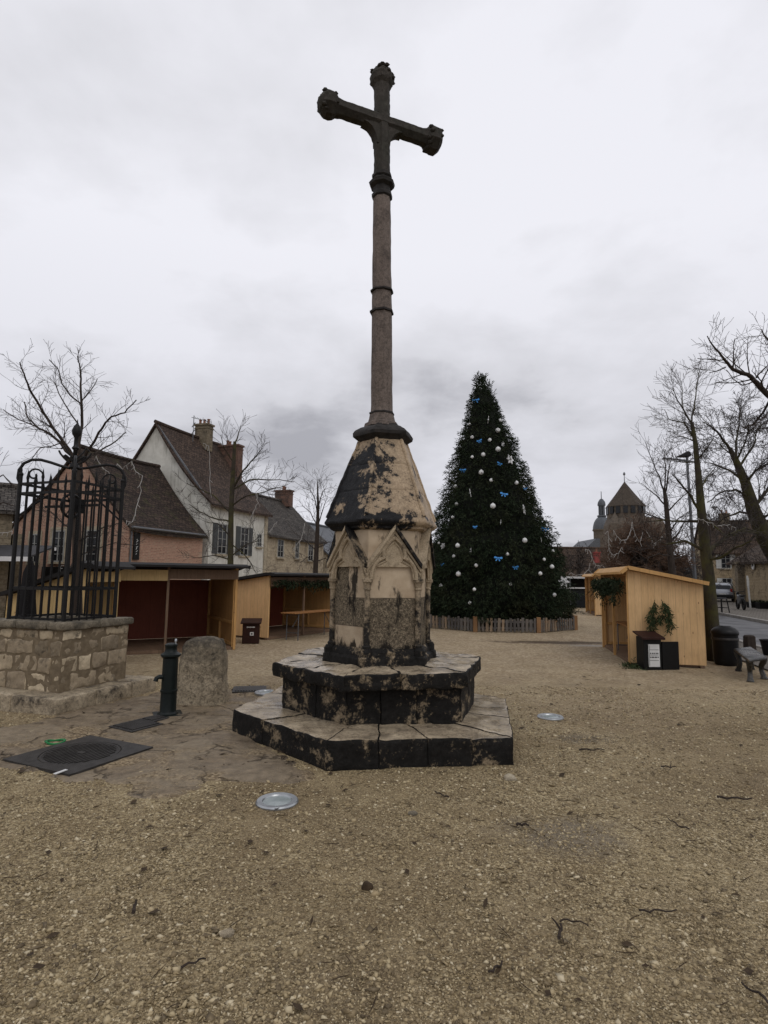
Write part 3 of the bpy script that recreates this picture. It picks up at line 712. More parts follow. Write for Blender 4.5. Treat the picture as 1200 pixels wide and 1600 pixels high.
while zc < .97:
    h = min(rw.uniform(.17, .26), 1.0-zc); h = 1.0-zc if 1.0-zc-h < .1 else h
    for si, (o0, du, dn, L) in enumerate(sides):
        u = 0 if (row+si) % 2 else .17; first = True; end = L-.17 if (row+si) % 2 == 0 else L
        end = L if (row+si+1) % 2 == 0 else L-.17
        while u < end-.02:
            w_ = rw.uniform(.2, .5); w_ = end-u if end-u-w_ < .14 else w_
            g = rw.uniform(.008, .02); pr = rw.uniform(-.012, .008); zz0, zz1 = zc+rw.uniform(.004, .012), zc+h-rw.uniform(.004, .012)
            a = o0+du*(u+g)-dn*pr; b_ = o0+du*(u+w_-g)-dn*pr
            m.prism([(q_.x, q_.y) for q_ in (a, b_, b_+dn*.165, a+dn*.165)], zz0, zz1); u += w_
    zc += h; row += 1
m.build('well_wall', MT['well_block'], well, smooth=30, bevel=.02, rough=(.045, .02, 7))
m = MB()
stonerow(m, W0+wa*-.05+wb*-.05, W0+wa*(WA+.06)+wb*-.05, wb*.30, .995, 1.105, [0, .5, 1], .003)
stonerow(m, W0+wa*-.05+wb*(WB+.05), W0+wa*-.05+wb*.26, wa*.30, .995, 1.105, [0, .52, 1], .003)
stonerow(m, W0+wa*(WA+.06)+wb*.26, W0+wa*(WA+.06)+wb*(WB+.05), wa*-.3, .995, 1.105, [0, .5, 1], .003)
stonerow(m, W0+wa*.26+wb*(WB+.05), W0+wa*(WA-.24)+wb*(WB+.05), wb*-.3, .995, 1.105, [0, 1], .003)
m.build('coping', MT['well_cap'], well, smooth=30, bevel=.03, rough=(.07, .012, 6))
cc = W0+wa*.55+wb*.62
C4 = [cc-wa*.44-wb*.50, cc+wa*.44-wb*.50, cc+wa*.44+wb*.50, cc-wa*.44+wb*.50]
for k in range(4):
    p, q = C4[k], C4[(k+1) % 4]
    for z, h in ((1.125, .03), (1.53, .035), (2.86, .035), (3.0, .03)):
        pass
cg = None
for z, h in ((1.125, .03), (1.53, .038), (2.86, .038), (3.0, .034)):
    rl = MB()
    for k in range(4): rl.bar(C4[k]+Vector((0, 0, z)), C4[(k+1) % 4]+Vector((0, 0, z)), .018, h)
    o = rl.build('cage_rail', MT['iron'], well); cg = cg or o
for k in range(4):
    p, q = C4[k], C4[(k+1) % 4]; n = 7
    for i in range(n):
        b = p.lerp(q, i/n); corner = i == 0
        r = .029 if corner else .0155; top = 3.22 if corner else (3.16 if i % 2 else 3.08)
        mm = MB()
        if corner: mm.tube([b+Vector((0, 0, 1.1)), b+Vector((0, 0, top-.1))], r, 8); mm.ball(b+Vector((0, 0, top-.08)), .036, 10, 6); mm.lathe(b, [(.018, top-.06), (.02, top-.02), (.002, top+.1)], 8)
        else:
            mm.tube([b+Vector((0, 0, 1.1)), b+Vector((0, 0, top-.1))], r, 6)
            mm.lathe(b, [(.012, top-.13), (.024, top-.08), (.014, top-.03), (.001, top+.05)], 6)
        mm.build('bar', MT['iron'], cg, smooth=40)
# arched braces from the corners to the finial, scrolls and the finial
fz = 3.28
for k in range(4):
    p = C4[k]; d = (cc-p); L = d.length; d.normalize()
    pts = [p+d*(L*u)+Vector((0, 0, z)) for u, z in ((.0, 3.0), (-.05, 3.08), (-.04, 3.2), (.04, 3.3), (.18, 3.36), (.35, 3.37), (.55, 3.34), (.75, 3.3), (.9, 3.28), (1, 3.3))]
    mm = MB().tube(pts, .021, 8)
    spi = [p+d*(.17+.11*(1-t/16)*math.cos(.5*t))+Vector((0, 0, 3.14+.11*(1-t/16)*math.sin(.5*t))) for t in range(15)]
    mm.tube(spi, .014, 6)
    spi = [p+d*(L*.86-.12*(1-t/18)*math.cos(.55*t))+Vector((0, 0, 3.42+.12*(1-t/18)*math.sin(.55*t+2))) for t in range(16)]
    mm.tube(spi, .014, 6)
    mm.tube([p+d*.02+Vector((0, 0, 2.55)), p+d*.2+Vector((0, 0, 2.72)), p+d*.36+Vector((0, 0, 2.86))], .014, 6)
    mm.build('scroll_brace', MT['iron'], well, smooth=40)
mm = MB().lathe(cc, [(.02, 2.86), (.03, 3.25), (.07, 3.29), (.06, 3.34), (.03, 3.37), (.03, 3.55), (.055, 3.58), (.03, 3.62), (.028, 3.74), (.06, 3.79), (.068, 3.85), (.045, 3.91), (.012, 3.96), (.004, 4.02)], 12)
for k in range(4):
    dd = Vector((math.cos(k*math.pi/2+.5), math.sin(k*math.pi/2+.5), 0))
    mm.tube([cc+Vector((0, 0, 3.42))+dd*.02, cc+Vector((0, 0, 3.52))+dd*.10, cc+Vector((0, 0, 3.6))+dd*.14, cc+Vector((0, 0, 3.55))+dd*.19], .012, 6)
mm.build('finial', MT['iron'], well, smooth=40)
mm = MB()                                     # pulley wheel under the cage roof
pc = cc+Vector((0, 0, 2.72))
mm.tube([pc+wa*(.17*math.cos(t*math.pi/10))+Vector((0, 0, .17*math.sin(t*math.pi/10))) for t in range(21)], .02, 6)
for t in range(6): mm.tube([pc, pc+wa*(.16*math.cos(t*math.pi/3))+Vector((0, 0, .16*math.sin(t*math.pi/3)))], .01, 5)
mm.bar(pc-wb*.5, pc+wb*.5, .035, .035); mm.box(pc-wb*.12, (.2, .06, .2), wa)
mm.build('pulley', MT['iron'], well, smooth=40)

# ------------------------------------------------------------------ pump, guard stone, covers, lights, hose
pp = gp(262, 1117)
pump = empty('water_pump', pp, 'dark green cast iron water pump beside the rough guard stone', 'pump')
MB().lathe(pp, [(.125, 0), (.125, .025), (.10, .045), (.098, .05), (.096, .28), (.104, .285), (.104, .31), (.095, .315), (.092, .70)], 24).build('body', MT['pump'], pump, smooth=40)
MB().lathe(pp, [(.088, .695), (.108, .71), (.122, .725), (.122, .745), (.09, .765), (.075, .78), (.07, .83), (.078, .845), (.075, .865), (.05, .88), (.0, .885)], 24).build('cap', MT['pump'], pump, smooth=40)
ds = Vector((-.8, -.6, 0)).normalized()
MB().tube([pp+ds*.08+Vector((0, 0, .47)), pp+ds*.13+Vector((0, 0, .475)), pp+ds*.16+Vector((0, 0, .462)), pp+ds*.17+Vector((0, 0, .425))], [.03, .028, .028, .032], 10).build('spout', MT['pump'], pump, smooth=40)
MB().lathe(pp+Vector((.055, 0, 0)), [(.011, .86), (.011, .895), (.016, .9), (.016, .925), (.008, .935)], 10).build('button', MT['steel'], pump, smooth=40)
MB().box(pp+Vector((0, 0, .006)), (.34, .34, .022), (.9, .43, 0)).build('base_plate', MT['pump'], pump, bevel=.005)

bs = (gp(277, 1098)+gp(347, 1101))/2; bs.y += .12
m = MB(); rings = []
for z, rx, ry in ((-.03, .345, .30), (.1, .335, .295), (.35, .315, .275), (.62, .295, .26), (.76, .275, .245), (.84, .235, .21), (.875, .15, .14)):
    rings.append([bs+Vector((rx*math.copysign(abs(math.cos(t))**.6, math.cos(t)), ry*math.copysign(abs(math.sin(t))**.6, math.sin(t)), z)) for t in [2*math.pi*i/20+.2 for i in range(20)]])
m.loft(rings)
o = m.build('guard_stone', MT['guard'], loc=bs, smooth=50, rough=(.06, .022, 5)); tag(o, 'stumpy pitted stone bollard standing behind the green pump', 'bollard')

def cover(name, c, X, w, d, label, cat, ribs, circle):
    t = empty(name, (c.x, c.y, 0), label, cat); X = X.normalized(); Y = Vector((-X.y, X.x, 0)); z = gz(c.x, c.y)+.02
    c = Vector((c.x, c.y, z))
    m = MB()
    if circle:
        fr = []; N = 48; rad = circle
        sq = []
        for i in range(N):
            a = 2*math.pi*i/N; ca, sa = math.cos(a), math.sin(a); k = 1/max(abs(ca)/(w/2), abs(sa)/(d/2))
            sq.append((ca*k, sa*k))
        P = lambda u, v, h: c+X*u+Y*v+Vector((0, 0, h))
        m.loft([[P(*q, -.03) for q in sq], [P(*q, .012) for q in sq], [P(rad*math.cos(2*math.pi*i/N), rad*math.sin(2*math.pi*i/N), .012) for i in range(N)], [P(rad*math.cos(2*math.pi*i/N), rad*math.sin(2*math.pi*i/N), -.02) for i in range(N)]], cap=False)
        m.build('frame', MT['cast'], t)
        m = MB(); m.lathe(c, [(rad-.008, -.02), (rad-.008, .010), (rad-.03, .010), (rad-.032, .004), (0, .004)], N)
        n = 15
        for i in range(n):
            u = -rad+.06+(2*rad-.12)*i/(n-1); L = math.sqrt(max(0, (rad-.05)**2-u*u))
            if L > .03: m.bar(P(u, -L, .008), P(u, L, .008), .014, .012)
        m.box(P(0, 0, .012), (.09, .05, .01), X)
        m.build('lid', MT['cast'], t)
    else:
        m.box(c+Vector((0, 0, -.01)), (w, d, .03), X); m.build('frame', MT['cast'], t, bevel=.004)
        m = MB()
        for i in range(ribs):
            u = -w/2+.03+(w-.06)*(i+.5)/ribs
            m.bar(c+X*u-Y*(d/2-.03)+Vector((0, 0, .010)), c+X*u+Y*(d/2-.03)+Vector((0, 0, .010)), (w-.06)/ribs*.6, .012)
        m.build('grating', MT['cast'], t)
    return t
q = [gp(*p) for p in ((15, 1190), (120, 1213), (230, 1172), (130, 1152))]
cover('manhole_cover', sum(q, Vector())/4, (q[1]-q[0])+(q[2]-q[3]), .92, .92, 'large square cast iron manhole cover with a round ribbed lid', 'manhole cover', 0, .36)
q = [gp(*p) for p in ((168, 1138), (212, 1149), (258, 1131), (212, 1122))]
cover('access_cover', sum(q, Vector())/4, (q[1]-q[0])+(q[2]-q[3]), .42, .42, 'small rusty square cover sunk in the flagstones before the pump', 'manhole cover', 9, 0)
q = [gp(*p) for p in ((218, 1127), (240, 1131), (262, 1124), (242, 1119))]
cover('drain_grate', sum(q, Vector())/4, (q[1]-q[0])+(q[2]-q[3]), .24, .26, 'black drain grate right under the pump spout', 'drain grate', 6, 0)
cover('valve_cover', gp(390, 1079), Vector((1, .2, 0)), .5, .42, 'dark metal cover in the ground between guard stone and pedestal', 'manhole cover', 11, 0)
spots = [((433, 1254), 'round steel uplight sunk in the gravel nearest the camera'), ((860, 1121), 'round steel uplight sunk in the gravel right of the pedestal'), ((415, 1085), 'round steel uplight half hidden behind the left of the pedestal step')]
def uplight():
    t = empty('ground_light', (0, 0, 0), spots[0][1], 'ground light', 'uplights around the stone cross')
    MB().lathe((0, 0, 0), [(.165, -.02), (.165, .012), (.155, .022), (.115, .020), (.108, .008)], 40, cap=False).build('bezel', MT['steel'], t, smooth=40, local=True)
    MB().lathe((0, 0, 0), [(.112, .0), (.112, .010), (.06, .014), (.0, .015)], 40).build('lens', MT['lens'], t, smooth=40, local=True)
    return t
u0 = uplight()
for i, (p, lab) in enumerate(spots):
    o = u0 if i == 0 else copy_tree(u0); q = gp(*p); o.location = (q.x, q.y, gz(q.x, q.y)+(.0 if i != 2 else .02)); o['label'] = lab
hp = gp(86, 1162)
o = MB().tube([hp+Vector((.09*math.cos(t*.42)*(1+.1*math.sin(t)), .07*math.sin(t*.42), .022+.008*math.sin(t*.9))) for t in range(28)], .009, 6).build('garden_hose', MT['hose'], loc=hp, smooth=True)
tag(o, 'loop of bright green hose lying by the manhole cover', 'hose')

# ------------------------------------------------------------------ market stalls
STALLS = 'wooden market stalls around the square'
def stall(origin, xd, W, D, Hf, Hb, label, header=None, over=.35, drop=.0, gar=0, posts=(), wallw=MT['pine'], roofm=MT['felt'], red=True, railright=True, near='left', name='market_stall'):
    rz = math.atan2(xd[1], xd[0])
    t = empty(name, (origin[0], origin[1], 0), label, 'market stall', STALLS, rz)
    B = lambda mb, nm, mt, **k: mb.build(nm, mt, t, local=True, **k)
    th = .035
    Ht = lambda y: Hf+(Hb-Hf)*y/D
    for x in (0, W):                                              # side walls with a sloping top
        s = 1 if x == 0 else -1
        prof = [(0, .06), (D, .06), (D, Hb), (0, Hf)]
        a = [(x, y, z) for y, z in prof]; b = [(x+s*th, y, z) for y, z in prof]
        m = MB().loft([a, b] if s < 0 else [b, a]); B(m, 'side_wall', wallw if not (railright and x == W and near == 'left') else MT['pine_shaded'])
        m = MB(); xi = x+s*(th+.022)
        m.bar((xi, .05, 0), (xi, .05, Hf-.02), .07, .045, (0, 1, 0)); m.bar((xi, D-.06, 0), (xi, D-.06, Hb-.02), .07, .045, (0, 1, 0))
        m.bar((xi, .09, .62), (xi, D-.1, .62), .045, .07); m.bar((xi, .09, .12), (xi, D-.1, .12), .045, .07); m.bar((xi, D*.5, .15), (xi, D*.5, .58), .06, .045, (0, 1, 0))
        B(m, 'wall_frame', MT['pine_trim'], bevel=.004)
    m = MB().box((W/2, D-.02, (Hb+.06)/2), (W-.08, .03, Hb-.1)); B(m, 'back_wall', MT['brown_red'] if red else MT['pine_shaded'])
    m = MB().box((W/2, D/2, .045), (W-.1, D-.1, .06)); m.box((W/2, .06, .03), (W, .08, .06)); m.box((W/2, D-.08, .03), (W, .08, .06)); B(m, 'floor_skid', MT['pine_grey'])
    # roof: long slope to the back, short lip forward
    z0 = Hf+.03; sl = (Hb-Hf)/D
    prof = [(-over, z0+.02-drop), (-.02 if drop else -over*.5, z0+.045+(0 if drop else -sl*over*.5)), (D+.07, z0+.045+sl*(D+.07)), (D+.07, z0+sl*(D+.07)), (-.02, z0), (-over, z0-.03-drop)]
    a = [(-.14, y, z) for y, z in prof]; b = [(W+.14, y, z) for y, z in prof]
    m = MB().loft([a, b]); B(m, 'roof', roofm)
    for x in (-.15, W+.15):
        m = MB()
        p0, p1, p2 = Vector((x, -over, z0-drop)), Vector((x, -.02, z0+.02)), Vector((x, D+.07, z0+.02+sl*(D+.07)))
        m.bar(p0, p1, .022, .075); m.bar(p1, p2, .022, .075)
        B(m, 'roof_trim', MT['pine_trim'] if roofm is not MT['felt'] or drop else MT['felt'])
    if header:
        for (x0, x1, za, zb, mt) in header:
            B(MB().box(((x0+x1)/2, -.02, (za+zb)/2), (x1-x0, .025, zb-za)), 'header_board', mt)
    for x, mt in posts:
        B(MB().bar((x, .0, 0), (x, .0, Hf), .055, .055, (0, 1, 0)), 'post', mt, bevel=.004)
    return t
st1 = stall((-6.36, 12.17), (.86, .51), 3.36, 2.45, 1.90, 1.62, 'wide open stall with black flat roof and dark red back wall, behind the pump',
      [(.0, 1.75, 1.60, 1.84, MT['pine_pale']), (1.78, 3.36, 1.64, 1.86, MT['pine_grey'])], .4, 0, posts=((1.77, MT['pine_grey']), (3.32, MT['pine_trim'])))
st2 = stall((-3.13, 15.95), (.5, .866), 3.3, 2.2, 1.74, 1.44, 'pine stall with table and red back wall between the bin and the pedestal',
      [(.05, 3.3, 1.45, 1.70, MT['pine_grey'])], .3, .0, posts=((1.55, MT['pine_grey']),))
st0 = stall((-5.50, 10.75), (.06, 1), 1.2, 1.5, 1.83, 1.30, 'small pale stall with slanted roof seen through the bars of the cage', [(.0, 1.2, 1.58, 1.78, MT['pine_pale'])], .25, wallw=MT['pine_pale'], railright=False)
ur = Vector((.205, .979, 0)).normalized()
nearR = Vector((5.11, 12.12, 0)); farR = nearR+ur*3.3
stR = stall((farR.x, farR.y), (-ur.x, -ur.y), 3.3, 1.44, 1.96, 1.66, 'pine stall with slanting roof, fir hanging on its side wall, beside the street',
      None, .15, .09, posts=((3.27, MT['pine_trim']), (.03, MT['pine_trim']), (1.6, MT['pine_trim'])), wallw=MT['pine'], roofm=MT['pine_trim'], red=False, near='right')
fo = Vector((10.35, 28.5, 0))+ur*3.0
stF = copy_tree(stR); stF.location = (fo.x, fo.y, 0); stF['label'] = 'distant pine stall, half hidden behind the stall with hanging fir'

# folding tables
def trestle(loc, rz, L, label):
    t = empty('folding_table', loc, label, 'table', 'folding tables in the stalls', rz)
    MB().box((0, 0, .735), (L, .5, .028)).build('tabletop', MT['table'], t, local=True, bevel=.004)
    for s in (-1, 1):
        m = MB()
        for y in (-.2, .2): m.tube([(s*(L/2-.22), y, 0), (s*(L/2-.22), y, .72)], .014, 6)
        m.tube([(s*(L/2-.22), -.2, .2), (s*(L/2-.22), .2, .2)], .012, 6); m.tube([(s*(L/2-.22), -.2, .68), (s*(L/2-.22), .2, .68)], .012, 6)
        m.tube([(s*(L/2-.55), 0, .72), (s*(L/2-.22), 0, .35)], .01, 6)
        m.build('leg_frame', MT['galv'] if s < 0 else MT['galv'], t, local=True)
    return t
q = gp(478, 994); a2 = math.atan2(.866, .5)
trestle((-2.02, 16.75, 0), a2, 2.2, 'long folding beer table in front of the stall left of the pedestal')
q = nearR+ur*1.25
trestle((q.x+.35, q.y, 0), math.atan2(ur.y, ur.x), 1.9, 'folding table inside the stall beside the street')

# fir sprigs (used for garlands and the big tree)
def sprig(m, p, d, L, n, r, w=.018, droop=.4):
    d = d.normalized(); u = d.orthogonal().normalized(); v = d.cross(u)
    for k in range(n):
        f = (k+1)/n; b = p+d*(L*f*.75)-Vector((0, 0, droop*L*f*f*.4))
        a = r.uniform(0, 6.283); sd = (u*math.cos(a)+v*math.sin(a))
        tip = b+(d*.75+sd*.75)*L*r.uniform(.3, .5)-Vector((0, 0, droop*L*.15))
        wv = (tip-b).cross(Vector((r.uniform(-1, 1), r.uniform(-1, 1), r.uniform(-1, 1)))).normalized()*w
        i = len(m.v); m.v += [tuple(b-wv*.5), tuple(b.lerp(tip, .5)-wv), tuple(tip), tuple(b.lerp(tip, .5)+wv)]; m.f.append((i, i+1, i+2, i+3)); m.m.append(0)
# hanging fir on the side wall of the right stall
wn_ = Vector((ur.y, -ur.x, 0)); front = nearR-ur*.10
def wallp(px, py):     # point on the outside of the stall's side wall
    v = ray(px, py); n = -ur; t = (front-Vector((0, 0, EYE))).dot(n)/v.dot(n); return Vector((0, 0, EYE))+v*t
m = MB(); r = random.Random(4)
for path, n in ((((1023, 938), (1017, 952), (1014, 975)), 40), (((1034, 938), (1041, 948), (1046, 962), (1044, 978)), 80), (((1014, 958), (1024, 963), (1038, 958)), 44), (((1018, 965), (1016, 985)), 14)):
    for k in range(n):
        f = r.random()*(len(path)-1); i = min(int(f), len(path)-2); a, b = wallp(*path[i]), wallp(*path[i+1])
        sprig(m, a.lerp(b, f-i)+Vector((r.gauss(0, .02), -abs(r.gauss(0, .02)), r.gauss(0, .015))), Vector((r.gauss(0, .45), -.25, -1)), .17, 7, r, .009)
for a, b in (((1023, 937), (1020, 950)), ((1033, 937), (1040, 948))): m.tube([wallp(*a), wallp(*b)], .006, 4)
o = m.build('fir_garland', MT['fir_fresh'], loc=wallp(1030, 960), uv=False); tag(o, 'drooping green fir branches pinned to the side of the right stall', 'garland')
def garland(p, q, n, label, drop=.28, w=.011, mt=MT['fir_fresh']):
    m = MB()
    for k in range(n):
        f = r.random(); c = p.lerp(q, f)+Vector((r.gauss(0, .05), r.gauss(0, .05), -abs(r.gauss(0, drop*.35))))
        sprig(m, c, Vector((r.gauss(0, .6), r.gauss(0, .6), -.8)), .2, 7, r, w)
    o = m.build('fir_garland', mt, loc=p, uv=False); return tag(o, label, 'garland')
wl = Vector((-ur.y, ur.x, 0))
garland(nearR+wl*.18+Vector((0, 0, 1.83)), farR+wl*.18+Vector((0, 0, 1.83)), 330, 'dark fir garland hanging under the roof lip of the right stall', .5, .012, MT['fir'])
x2 = Vector((.5, .866, 0)); o2 = Vector((-3.13, 15.95, 0)); d2 = Vector((-.866, .5, 0))
garland(o2+x2*.05-d2*.12+Vector((0, 0, 1.66)), o2+x2*3.1-d2*.12+Vector((0, 0, 1.66)), 230, 'dark fir garland along the header of the stall left of the pedestal', .2, .012, MT['fir'])
m = MB()
for k in range(60):
    c = gp(r.uniform(978, 1008), r.uniform(1040, 1046)); sprig(m, c+Vector((0, 0, .02)), Vector((r.gauss(0, 1), r.gauss(0, 1), .1)), .2, 6, r, .01, .1)
o = m.build('fallen_fir', MT['fir_fresh'], loc=gp(992, 1044), uv=False); tag(o, 'fallen fir twigs lying on gravel at the corner of the right stall', 'fir twigs')

# dark wooden cabinets for litter beside the stalls
def cabinet(loc, rz, w, d, h, label, opened):
    t = empty('litter_cabinet', loc, label, 'bin', 'dark brown litter cabinets', rz)
    B = lambda mb, nm, mt, **k: mb.build(nm, mt, t, local=True, **k)
    B(MB().box((0, d/2, h*.45), (w, d, h*.9)), 'body', MT['brown_bin'] if not opened else MT['bin_black'], bevel=.006)
    pr = [(-.07, h*.84), (d+.04, h*1.0), (d+.04, h*1.04), (-.07, h*.90)]
    B(MB().loft([[(-w/2-.05, y, z) for y, z in pr], [(w/2+.05, y, z) for y, z in pr]]), 'lid', MT['brown_bin'], bevel=.005)
    if opened:
        p = MB().box((.02, -.008, h*.40), (w*.62, .012, h*.62)); B(p, 'notice_panel', MT['paper'])
        k = MB()
        for z, n in ((.34, 5), (.235, 6)):
            for i in range(n): k.box((.02-w*.2+i*w*.4/(n-1)+.004*(i % 2), -.0165, h*(z+.12)), (w*.055, .003, h*.035))
        for z in (.56, .415, .27): k.box((.02, -.0165, h*z), (w*.5, .003, .006))
        k.box((.02-w*.27, -.0165, h*.4), (.006, .003, h*.56))
        B(k, 'printed_lines', MT['ink'])
        B(MB().box((w/2+.19, .03, h*.39), (.36, .035, h*.78), (1, .1, 0)), 'door', MT['bin_black'], bevel=.004)
    else:
        B(MB().box((.03, -.006, h*.42), (w*.22, .008, h*.14)), 'sticker', MT['paper'])
        k = MB()
        for i in range(8): k.box((-w*.22+i*w*.063, -.005, h*.70), (w*.04, .006, h*(.045 if i % 3 else .06)))
        B(k, 'lettering', MT['paper'])
        k = MB().box((.03, -.011, h*.42), (w*.1, .004, h*.07)); B(k, 'sticker_print', MT['ink'])
    return t
q = gp(391, 1006); cabinet((q.x, q.y, 0), .15, .42, .34, .60, 'dark brown litter box with white sticker beside the left pine stall', False)
q = gp(1021, 1047); cabinet((q.x, q.y, 0), .06, .36, .3, .70, 'dark litter box with white printed panel and open black door', True)

# ------------------------------------------------------------------ the Christmas tree in its low fence
TX, TY = 4.15, 21.9
def build_fir():
    t = empty('christmas_tree', (TX, TY, 0), 'huge dark green conical Christmas tree hung with white balls and blue bows', 'christmas tree')
    H = 9.42; r = random.Random(21)
    prof = [(0.0, 2.55), (.05, 2.85), (.12, 2.82), (.25, 2.48), (.42, 2.0), (.60, 1.43), (.75, .98), (.86, .64), (.93, .47), (.97, .26), (1.0, .05)]
    def rad(f):
        for (a, ra), (b, rb) in zip(prof, prof[1:]):
            if f <= b: return ra+(rb-ra)*(f-a)/(b-a)
        return .05
    lean = lambda f: Vector((-.18*f-.22*f**3, 0, 0))
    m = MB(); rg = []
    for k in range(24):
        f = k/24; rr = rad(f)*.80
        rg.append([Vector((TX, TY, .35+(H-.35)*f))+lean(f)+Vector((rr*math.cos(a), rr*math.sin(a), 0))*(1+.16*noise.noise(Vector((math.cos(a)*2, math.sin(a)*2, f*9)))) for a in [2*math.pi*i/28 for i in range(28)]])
    m.loft(rg); m.build('dark_core', MT['fir_dark'], t, uv=False)  # added dark hull inside the crown so no sky shows through
    m = MB(); N = 15000
    for k in range(N):
        f = 1-math.sqrt(r.random()*.985+.0) ; f = max(0.0, min(.995, f if r.random() < .85 else r.random()))
        a = r.uniform(0, 2*math.pi)
        lump = 1+.2*noise.noise(Vector((math.cos(a)*2.2, math.sin(a)*2.2, f*10)))+.13*noise.noise(Vector((math.cos(a)*5, math.sin(a)*5, f*24)))
        rr = rad(f)*lump*r.uniform(.74, .985)*(1.06 if r.random() < .06 else 1)
        p = Vector((TX, TY, .32+(H-.5)*f))+lean(f)+Vector((rr*math.cos(a), rr*math.sin(a), 0))
        out = Vector((math.cos(a), math.sin(a), 0)); upb = -.25+.9*max(0, f-.55)+r.gauss(0, .25)
        d = out+Vector((r.gauss(0, .3), r.gauss(0, .3), upb))
        sprig(m, p, d, r.uniform(.20, .36)*(1-.35*f), 8, r, .0125, .35)
    for k in range(150):                      # ragged leader at the very top
        f = r.uniform(.92, 1.0); a = r.uniform(0, 6.28)
        p = Vector((TX, TY, H*f))+lean(f)+Vector((math.cos(a), math.sin(a), 0))*rad(f)*r.uniform(0, .9)
        sprig(m, p, Vector((math.cos(a)*.5-.1, math.sin(a)*.5, 1.3)), r.uniform(.25, .48), 6, r, .016, 0)
    m.build('needles', MT['fir'], t, uv=False)
    MB().tube([(TX, TY, 0), (TX, TY, 1.2)], .16, 10).build('trunk', MT['bark'], t)
    return t, rad, lean, H
fir, fir_rad, fir_lean, FH = build_fir()
def on_fir(px, py, sink=.0):      # where the sight line meets the tree's outer surface
    v = ray(px, py).normalized(); o = Vector((0, 0, EYE)); best = None
    for k in range(0, 900):
        p = o+v*(17.5+k*.01); f = (p.z-.32)/(FH-.5)
        if 0 <= f <= 1:
            c = Vector((TX, TY, 0))+fir_lean(f); d = math.hypot(p.x-c.x, p.y-c.y)-fir_rad(f)*.99+sink
            if d <= 0: return p
            if best is None or d < best[0]: best = (d, p)
    return best[1]
Z1 = lambda zx, zy: (650+zx*260/967, 570+zy*430/1600)
balls = [(489, 323, 8), (476, 381, 12), (326, 421, 9), (429, 437, 9), (477, 491, 13), (391, 522, 11), (327, 536, 8), (379, 625, 13), (437, 671, 9), (584, 686, 10), (230, 707, 10), (236, 809, 9), (447, 821, 14), (214, 886, 8), (242, 1051, 12), (632, 1021, 13), (219, 1113, 9), (531, 1101, 9), (745, 1132, 8), (349, 1167, 10), (790, 1174, 11), (246, 1216, 13), (722, 1214, 10), (144, 1284, 9), (339, 1306, 9), (549, 1276, 7), (804, 1338, 10), (313, 1384, 9), (796, 1083, 8), (312, 346, 7), (695, 832, 8), (133, 1036, 6), (668, 655, 7)]
ORD = 'highest second third fourth fifth sixth seventh eighth ninth tenth eleventh twelfth thirteenth fourteenth fifteenth'.split()
def third(x): 
    return 'left' if x < 330 else ('middle' if x < 540 else 'right')
bme = None; cnt = {}
for zx, zy, zr in sorted(balls, key=lambda b: b[1]):
    s = third(zx); k = cnt.get(s, 0); cnt[s] = k+1
    p = on_fir(*Z1(zx, zy), -.03); rr = zr*260/967/900*p.length*1.12
    if bme is None:
        m = MB().ball((0, 0, 0), 1, 16, 10); m.lathe((0, 0, 0), [(.2, .96), (.2, 1.15), (.05, 1.2)], 8)
        o = m.build('bauble', MT['bauble'], loc=(0, 0, 0), smooth=True, uv=False); bme = o.data
    else: o = bpy.data.objects.new('bauble', bme); COL.objects.link(o)
    o.location = p; o.scale = (rr, rr, rr)
    tag(o, 'white ball, %s%s in the %s third of the Christmas tree' % (ORD[k], '' if k == 0 else ' from the top', s), 'bauble', 'white balls on the Christmas tree')
def bow_mesh():
    m = MB()
    for s in (-1, 1):
        loop = [(0, 0), (s*.35, .22), (s*.8, .36), (s*1.0, .12), (s*.82, -.15), (s*.4, -.1)]
        fr = [(x, -.16+.1*abs(x), z) for x, z in loop]; bk = [(x, .16-.1*abs(x), z) for x, z in loop]
        m.loft([fr, bk] if s > 0 else [bk, fr])
        m.loft([[(s*.02, -.08, -.02), (s*.2, -.1, -.08), (s*.2, .06, -.08), (s*.02, .04, -.02)], [(s*.3, -.1, -.75), (s*.58, -.14, -.62), (s*.58, -.02, -.62), (s*.3, .0, -.75)]])
    m.ball((0, -.05, .02), .2, 8, 6)
    return m
bows = [(348, 205, 22), (368, 441, 17), (486, 573, 17), (272, 611, 20), (635, 719, 12), (511, 751, 23), (343, 941, 14), (750, 953, 22), (478, 1124, 25), (579, 1176, 20), (152, 1160, 13)]
bl = ['blue bow near the tip of the Christmas tree', 'blue bow left of centre below the top balls', 'blue bow right of centre, just left of the highest six pointed snowflake', 'blue bow on the upper left edge of the tree', 'small blue bow high on the right side of the tree', 'largest bright blue bow in the middle of the tree', 'dim blue bow left of centre at half height', 'blue bow sticking out of the right edge of the tree', 'wide blue bow low in the middle of the tree', 'tilted blue bow low, right of the wide low bow', 'small blue bow near the lower left edge of the tree']
bme = None
for (zx, zy, zr), lab in zip(bows, bl):
    p = on_fir(*Z1(zx, zy), -.05); rr = zr*260/967/900*p.length
    if bme is None: o = bow_mesh().build('foil_bow', MT['bow'], loc=(0, 0, 0), smooth=30, uv=False); bme = o.data
    else: o = bpy.data.objects.new('foil_bow', bme); COL.objects.link(o)
    o.location = p; o.scale = (rr, rr, rr); o.rotation_euler = (r.uniform(-.3, .3), r.uniform(-.5, .5), r.uniform(-.5, .5)); tag(o, lab, 'bow', 'blue bows on the Christmas tree')
